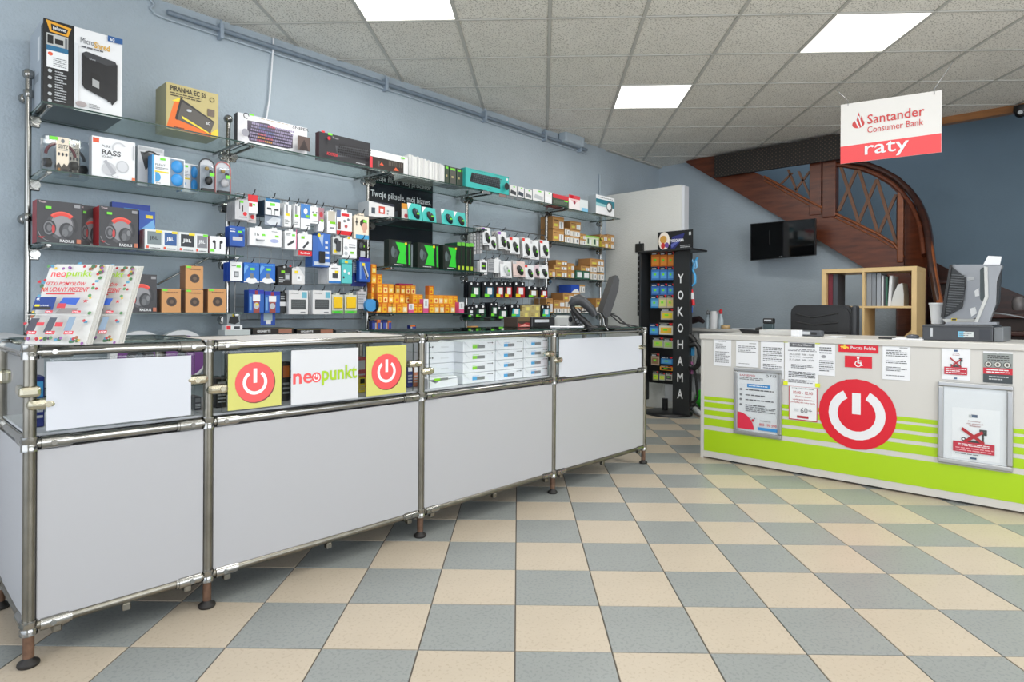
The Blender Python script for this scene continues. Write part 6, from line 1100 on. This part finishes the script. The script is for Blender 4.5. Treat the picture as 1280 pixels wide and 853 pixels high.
# ================================================================== TV, SHELF UNIT, CHAIR
tv = empty('wall_television', (7.1, 2.57, 1.65), 'black flat television on the pale blue wall under the stairs', 'television')
A_ = [hx(x, y, s_) for x, y, s_ in [(938, 280, 6.95), (1019.5, 273, 6.80), (1019.5, 319, 6.80), (938, 326, 6.95)]]
nv = Vector((-.99, -.12, 0)).normalized()
MB().prism(A_, -nv*.05).build('housing', BLACK, tv)
def inset(P, f): c = sum(P, Vector())/4; return [c+(p-c)*f for p in P]
I = inset(A_, .965); MB().prism([p+nv*.002 for p in I], -nv*.003).build('screen', mat('tv_screen', (7,8,10), .06, spec=.6), tv)
MB().box(6.90, 7.2, 2.50, 2.62, 1.80, 1.95).build('wall_mount', BLACK, tv)
decal(tv, [text('LG', 0, 0, 1, 'lg', 1)], A_[3].lerp(A_[2], .47)+nv*.003+Vector((0, 0, .008)), (A_[2]-A_[3])*.04, (0, 0, .012), nv, 'maker_mark')
# birch shelf unit
su = empty('cube_shelf_unit', (6.4, 1.5, 0), 'tall birch cube shelf unit with folders standing against the stairs', 'shelf unit')
s0, s1 = 6.2, 6.58; a = hx(1027, 336, s0); b = hx(1146, 334, s0); yL, yR = a.y, b.y; zt = (a.z+b.z)/2; t = .038; ym = hx(1079, 380, s0).y
for nm, y0, y1, z0, z1 in [('top_board', yR, yL, zt-t, zt), ('bottom_board', yR, yL, 0, t), ('side_board', yL-t, yL, t, zt-t), ('side_board', yR, yR+t, t, zt-t), ('divider', ym-.009, ym+.009, t, zt-t)]:
    MB().box(s0, s1, y0, y1, z0, z1, b=.002).build(nm, WOOD, su)
zr = [hx(1100, 384, s0).z]; zr += [zr[0]-.36, zr[0]-.72]
for z in zr:
    for y0, y1 in ((yR+t, ym-.009), (ym+.009, yL-t)): MB().box(s0+.002, s1, y0, y1, z-.009, z+.009).build('shelf_board', WOOD, su)
def folder(px0, px1, pyt, c, lab, s=6.26, tilt=0, cat='folder', m=None):
    p, q = hx(px0, pyt, s), hx(px1, pyt, s); z0 = zr[0]+.0095
    o = MB(); o.prism([(s, p.y, z0), (s, q.y, z0), (s, q.y-tilt, p.z), (s, p.y-tilt, p.z)], (.24, 0, 0)); tag(o.build('ring_binder' if cat == 'folder' else cat, m or cm(c)), lab, cat)
for k, (a_, b_, yt, c, lab, tl) in enumerate([(1035.5, 1041, 343, (110,30,48), 'dark red binder at the left end of the birch shelf', 0), (1041.5, 1047, 343, (66,70,78), 'dark grey binder beside the dark red one', 0), (1083.5, 1089.5, 342, (140,146,154), 'grey binder, first right of the shelf divider', 0), (1090, 1095, 342, (128,134,142), 'grey binder, second right of the shelf divider', 0), (1096, 1101, 342, (150,156,164), 'grey binder, third right of the shelf divider', 0), (1102, 1104.5, 345, (206,208,212), 'thin white folder, first after the grey binders', 0), (1105, 1107, 345, (60,64,70), 'thin black folder among the white ones', 0), (1107.5, 1109.5, 346, (50,100,80), 'thin green folder among the white ones', 0), (1110, 1113.5, 345, (220,222,224), 'leaning white folder right of the green one', .012)]):
    folder(a_, b_, yt, c, lab, 6.26, tl)
c0 = hx(1122, 384, 6.3); z0 = zr[0]+.0095; cr = MB()
vs = []; 
arc = [(c0.y+.05, z0), (c0.y+.03, z0+.10), (c0.y-.005, z0+.19), (c0.y-.04, z0+.20), (c0.y-.05, z0+.10), (c0.y-.05, z0)]
MB_ = MB().prism([(6.28, y, z) for y, z in arc], (.2, 0, 0)); tag(MB_.build('curved_paper_stack', cm((206,208,206))), 'curled stack of white papers at the right end of the shelf compartment', 'papers')
tag(MB().prism([(6.3, yR+t+.16, zr[1]+.011), (6.3, yR+t+.01, zr[1]+.011), (6.3, yR+t+.01, zr[1]+.17)], (.02, 0, 0)).build('wooden_brace', WOOD), 'slanted wooden piece in the lower right compartment of the birch shelf', 'board')
# office chair
ch = empty('office_chair', (4.98, 1.35, 0), 'black leather office chair behind the white desk', 'chair')
LEA = mat('black_leather', (30,31,33), .38, bump=.35, scale=9)
a, b = hx(989, 400, 5.0), hx(1072, 400, 5.0); zt2 = hx(1030, 381.5, 5.0).z
cr_pts = []
for cy0, cz0, a0 in ((b.y+.035+.06, .66, 180), (a.y-.06, .66, 270), (a.y-.06, zt2-.06, 0), (b.y+.035+.06, zt2-.06, 90)):
    cr_pts += [(cy0+.06*math.cos(math.radians(a0+q*22.5)), cz0+.06*math.sin(math.radians(a0+q*22.5))) for q in range(5)]
bk = MB(); bk.prism([(4.99, y, z) for y, z in cr_pts], (.08, 0, 0)); cy9, cz9 = (a.y+b.y)/2+.017, (zt2+.6)/2
bk.prism([(4.972, cy9+(y-cy9)*.95, cz9+(z-cz9)*.93) for y, z in cr_pts], (.02, 0, 0)); bk.build('backrest', LEA, ch)
for k in range(3): MB().tube([(4.970, a.y-.05, zt2-.07-.06*k), (4.962, cy9+.05, zt2-.095-.055*k), (4.968, b.y+.12, zt2-.06-.07*k)], .006, 6).build('leather_fold', LEA, ch)
MB().box(4.97, 5.06, b.y+.0, b.y+.034, .60, zt2-.005, b=.012).build('backrest_piping', DARKP, ch)
MB().box(5.08, 5.55, b.y+.02, a.y-.02, .44, .54, b=.04).build('seat', LEA, ch)
MB().cyl((5.3, (a.y+b.y)/2, .08), (5.3, (a.y+b.y)/2, .44), .03, 14).build('gas_column', CHROME, ch)
MB().box(5.03, 5.12, (a.y+b.y)/2-.04, (a.y+b.y)/2+.04, .40, .62, b=.01).build('back_support', BLACK, ch)
for k in range(5):
    an = 2*math.pi*k/5; e = Vector((5.3+.3*math.cos(an), (a.y+b.y)/2+.3*math.sin(an), .07)); g = MB().tube([(5.3, (a.y+b.y)/2, .1), e], [.025, .016], 8).build('leg', BLACK, ch)
    MB().cyl(e+Vector((-.02, 0, -.043)), e+Vector((.02, 0, -.043)), .026, 12).build('castor', BLACK, g)
# ================================================================== ON THE DESK
DZ = .892
def dbox(name, label, px0, px1, pyt, s, d, m, cat, z=DZ+.0005, b=.003, h=None, shapes=None):
    a, c = hx(px0, 415, s), hx(px1, 415, s); zt = z+h if h else hx(px0, pyt, s).z
    o = tag(MB().box(s, s+d, c.y, a.y, z, zt, b=b).build(name, m), label, cat)
    if shapes: decal(o, shapes, (s, a.y, z), (0, c.y-a.y, 0), (0, 0, zt-z), (-1, 0, 0), base=.001)
    return o
kbd = tag(MB().prism([hx(923, 411.5, 4.55), hx(950, 414, 4.55), hx(950, 417, 4.55)-Vector((0, 0, 0)), hx(929, 417.5, 4.55)], (.14, 0, 0)).build('card_reader', BLACK), 'dark flat device with a raised front edge at the left of the desk', 'device')
MB().tube([hx(945, 412, 4.5), hx(952, 410.5, 4.5)], .012, 8).build('hinge', BLACK, kbd)
st_ = empty('rubber_stamp', (4.62, hx(961, 410, 4.62).y, DZ+.001), 'black self-inking stamp standing on the desk', 'stamp')
a = hx(954.5, 398, 4.62); b = hx(967.5, 398, 4.62)
MB().box(4.6, 4.65, b.y, a.y, hx(960, 405, 4.62).z, a.z, b=.008).build('handle', BLACK, st_); MB().box(4.602, 4.648, b.y+.004, a.y-.004, DZ+.001, hx(960, 405, 4.62).z, b=.002).build('frame', mat('smoky_plastic', (70,84,88), .2), st_)
decal(st_, [('r', 0, 0, 1, 1, 'lg')], (4.5995, a.y-.012, a.z-.022), (0, b.y-a.y+.024, 0), (0, 0, .012), (-1, 0, 0), 'label')
dbox('paper_stack', 'low stack of white papers on the desk between stamp and chair', 949, 990, 412.5, 4.42, .22, cm((200,200,198)), 'papers', b=.002)
dbox('white_card', 'small white card hanging over the desk edge', 989, 998, 413, 4.30, .08, PAPER, 'card', b=0)
dbox('phone_handset', 'grey and black telephone handset lying on the desk before the chair', 998, 1027, 413, 4.38, .06, cm((84,88,94)), 'telephone', b=.008, shapes=[('r', .1, .3, .5, .8, 'lg'), ('r', .55, .3, .8, .7, 'k')])
dbox('paper_stack', 'thin white sheet near the middle of the desk', 1030, 1046, 416, 4.28, .2, PAPER, 'papers', b=0, h=.004)
dbox('paper_stack', 'white sheet next to the black pen tray', 1115, 1152, 419, 4.30, .2, PAPER, 'papers', b=0, h=.006)
dbox('pen_tray', 'flat black strip on the desk below the birch shelf', 1098, 1115, 420, 4.34, .1, BLACK, 'tray', b=.002, h=.010)
p = hx(1141, 420, 4.4); o = tag(MB().sph((4.4, p.y, DZ+.016), .03, .036, .016, 14, 6).build('computer_mouse', mat('grey_mouse', (80,84,92), .3)), 'grey computer mouse on the desk left of the cash drawer', 'mouse')
# cash drawer, monitor back, touch display
cd = empty('cash_drawer', (4.55, .6, DZ+.001), 'dark grey cash drawer under the monitors on the desk', 'cash drawer')
s = 4.36; a, b = hx(1153, 415, s), hx(1241, 415, s); zt = hx(1155, 406, s).z
CDM = mat('cash_drawer_grey', (58,61,66), .4); q = MB().box(s, 4.80, b.y, a.y, DZ+.001, zt, b=.003).build('body', CDM, cd)
decal(q, [('r', .12, .25, .155, .8, 'lg'), ('r', .52, .24, .62, .62, (110,180,210)), ('r', .60, .26, .74, .60, (200,206,206)), ('l', .54, .32, .72, .54, 2, 'g'), ('r', .82, .15, .97, .75, (44,48,56)), ('r', .0, .86, 1, .9, (36,38,42))], (s, a.y, DZ), (0, b.y-a.y, 0), (0, 0, zt-DZ), (-1, 0, 0))
MB().box(s+.02, 4.8, b.y-.045, b.y-.002, DZ+.001, zt-.01, b=.004).build('side_connector', cm((110,114,118)), cd)
def dpoly(name, pts, s, d, m, parent): return MB().prism([hx(x, y, s) for x, y in pts], (d, 0, 0)).build(name, m, parent)
mo = empty('monitor_back', (4.6, .7, zt), 'silver desktop monitor seen from behind with black ribbed vents', 'monitor')
SIL = mat('silver_plastic', (138,141,145), .35, .4)
dpoly('rear_shell', [(1187, 331), (1250, 331), (1240, 360), (1222, 396), (1214, 400), (1186, 402), (1179, 397), (1205, 365)], 4.62, .10, SIL, mo)
q = dpoly('vent_panel', [(1187, 331.5), (1206, 347), (1206.5, 358), (1202, 385), (1180, 397), (1176, 396)], 4.59, .06, mat('vent_black', (40,44,48), .45), mo)
for k in range(17):
    y = 343+k*3; x0 = 1189-(y-343)*.16; x1 = 1205 if y < 375 else 1203-(y-375)*1.1
    dpoly('vent_rib', [(x0, y), (x1, y+1), (x1, y+2.2), (x0, y+1.2)], 4.582, .01, cm((92,96,100)), q)
dpoly('black_edge', [(1187, 331), (1190, 331), (1180, 397.5), (1176, 396)], 4.575, .02, BLACK, mo)
dpoly('lower_ledge', [(1178, 399), (1222, 399), (1220, 405), (1183, 405)], 4.56, .2, mat('pale_plastic', (196,198,196), .4), mo)
q = dpoly('label', [(1209, 347), (1218, 346), (1218, 350), (1209, 351)], 4.617, .002, cm('lg'), mo)
dpoly('yellow_tag', [(1189, 398), (1196, 398), (1196, 401), (1189, 401)], 4.557, .003, cm('y'), mo); dpoly('black_tag', [(1190, 398.5), (1195, 398.5), (1195, 400.5), (1190, 400.5)], 4.554, .003, BLACK, mo)
dpoly('connector_block', [(1218, 364), (1223, 360), (1224, 370), (1219, 371)], 4.61, .01, cm('w'), mo)
dpoly('connector_block', [(1212, 386), (1219, 384), (1221, 392), (1214, 396)], 4.61, .01, cm('w'), mo)
dsx = empty('customer_display', (4.42, .5, zt), 'silver and dark green upright customer display leaning behind the monitor', 'display')
dpoly('dark_screen', [(1227, 335), (1232, 334), (1232, 372), (1228, 378), (1225, 374), (1225, 338)], 4.44, .05, mat('dark_green_screen', (24,44,42), .25), dsx)
dpoly('silver_rim', [(1230, 333), (1234, 334), (1235, 372), (1222, 403), (1218, 403), (1231, 371)], 4.43, .06, mat('pale_plastic', (196,198,196)), dsx)
dpoly('silver_body', [(1234, 333), (1253, 332), (1246, 352), (1245, 380), (1236, 404), (1222, 404), (1235, 372)], 4.45, .07, SIL, dsx)
dpoly('dark_rear', [(1252, 333), (1250, 350), (1248, 378), (1243, 388), (1245, 352)], 4.46, .08, mat('vent_black', (40,44,48)), dsx)
dpoly('foot_plate', [(1184, 403), (1246, 403), (1246, 406), (1180, 406)], 4.42, .13, SIL, dsx)
tag(MB().prism([hx(1229, 331, 4.5), hx(1250, 331, 4.5), hx(1252, 321, 4.5), hx(1235, 320, 4.5)], (.002, 0, 0)).build('paper_slip', PAPER), 'white paper slip sticking up from the top of the monitor', 'paper')
bkt = hx(1164, 405, 4.7); z1 = hx(1164, 379, 4.62).z
tag(MB().lathe((4.62+.04, hx(1171, 390, 4.62).y-.0, zt+.001), [(.034, 0), (.046, z1-zt-.012), (.050, z1-zt-.01), (.050, z1-zt)], 22).build('white_bucket', cm('w')), 'white plastic tub standing behind the black vents of the monitor', 'tub')
tag(MB().tube([hx(1236, 391, 4.5), hx(1248, 392, 4.48), hx(1262, 394, 4.46), hx(1285, 398, 4.44)], .004, 6).build('grey_cable', cm('g')), 'grey cable stretched from the display out of the frame', 'cable')
jz = hx(1273, 388, 7.6); tag(MB().lathe((7.6, jz.y, jz.z), [(.04, 0), (.05, .02), (.05, .10), (.035, .12), (.04, .13)], 16).build('glass_jar', mat('cloudy_jar', (120,116,116), .3)), 'cloudy jar standing on a stair tread at the right edge', 'jar')
# ================================================================== HANGING SIGN, CAMERA DOME
SS = 4.05; a, b, c_, d_ = hx(1051, 131, SS), hx(1177, 112.5, SS), hx(1177, 190, SS), hx(1051, 205, SS)
sg = empty('hanging_bank_sign', (SS, (a.y+b.y)/2, c_.z), 'white and red bank sign hanging from the ceiling on wires', 'sign')
zt_, zb_ = (a.z+b.z)/2, (c_.z+d_.z)/2
Pc = [Vector((SS, a.y, a.z)), Vector((SS, b.y, b.z)), Vector((SS, b.y, c_.z)), Vector((SS, a.y, d_.z))]
q = MB().prism(Pc, (.006, 0, 0)).build('board', mat('sign_white', (232,230,226), .4), sg)
RS_ = (240, 78, 82); RT = (206, 60, 60)
U = Pc[1]-Pc[0]; U2_ = Pc[2]-Pc[3]
decal(q, [('r', 0, 0, 1, .29, RS_), ('e', .19, .63, .065, .072, RT), ('p', [(.165, .66), (.195, .82), (.22, .66)], RT), ('p', [(.20, .64), (.225, .76), (.25, .62)], RT), ('p', [(.15, .70), (.17, .70), (.205, .565), (.19, .565)], 'w'), ('p', [(.185, .76), (.2, .76), (.235, .57), (.22, .58)], 'w'), text('Santander', .285, .60, .155, RT, .56, 1), text('Consumer Bank', .285, .455, .105, RT, .55, 0), text('raty', .26, .03, .25, 'w', .44, 1)], Pc[3], U2_, Pc[0]-Pc[3], (-1, 0, 0))
for x, y, x2, y2 in [(1060, 132, 1045, 112), (1168, 118, 1193, 75)]:
    p = hx(x, y, SS-.002); t2 = hz(x2, y2, CZ); MB().tube([p, p+Vector((0, 0, .03)), t2], .0016, 5).build('hanging_wire', cm('g'), sg)
dm = empty('security_camera', (7.12, hx(1276, 142, 7.12).y, 2.8), 'dark dome camera under the wooden trim at the right edge', 'camera')
cc = hx(1276, 145, 7.12); MB().lathe((7.12, cc.y, cc.z+.03), [(.05, 0), (.055, .02), (.05, .06)], 18).build('mount', BLACK, dm); MB().sph((7.12, cc.y, cc.z+.03), .046, nu=16, nv=8).build('dome', mat('smoked_dome', (30,32,36), .1), dm); MB().cyl((7.07, cc.y, cc.z+.02), (7.06, cc.y, cc.z+.02), .018, 12).build('lens', cm('lg'), dm)
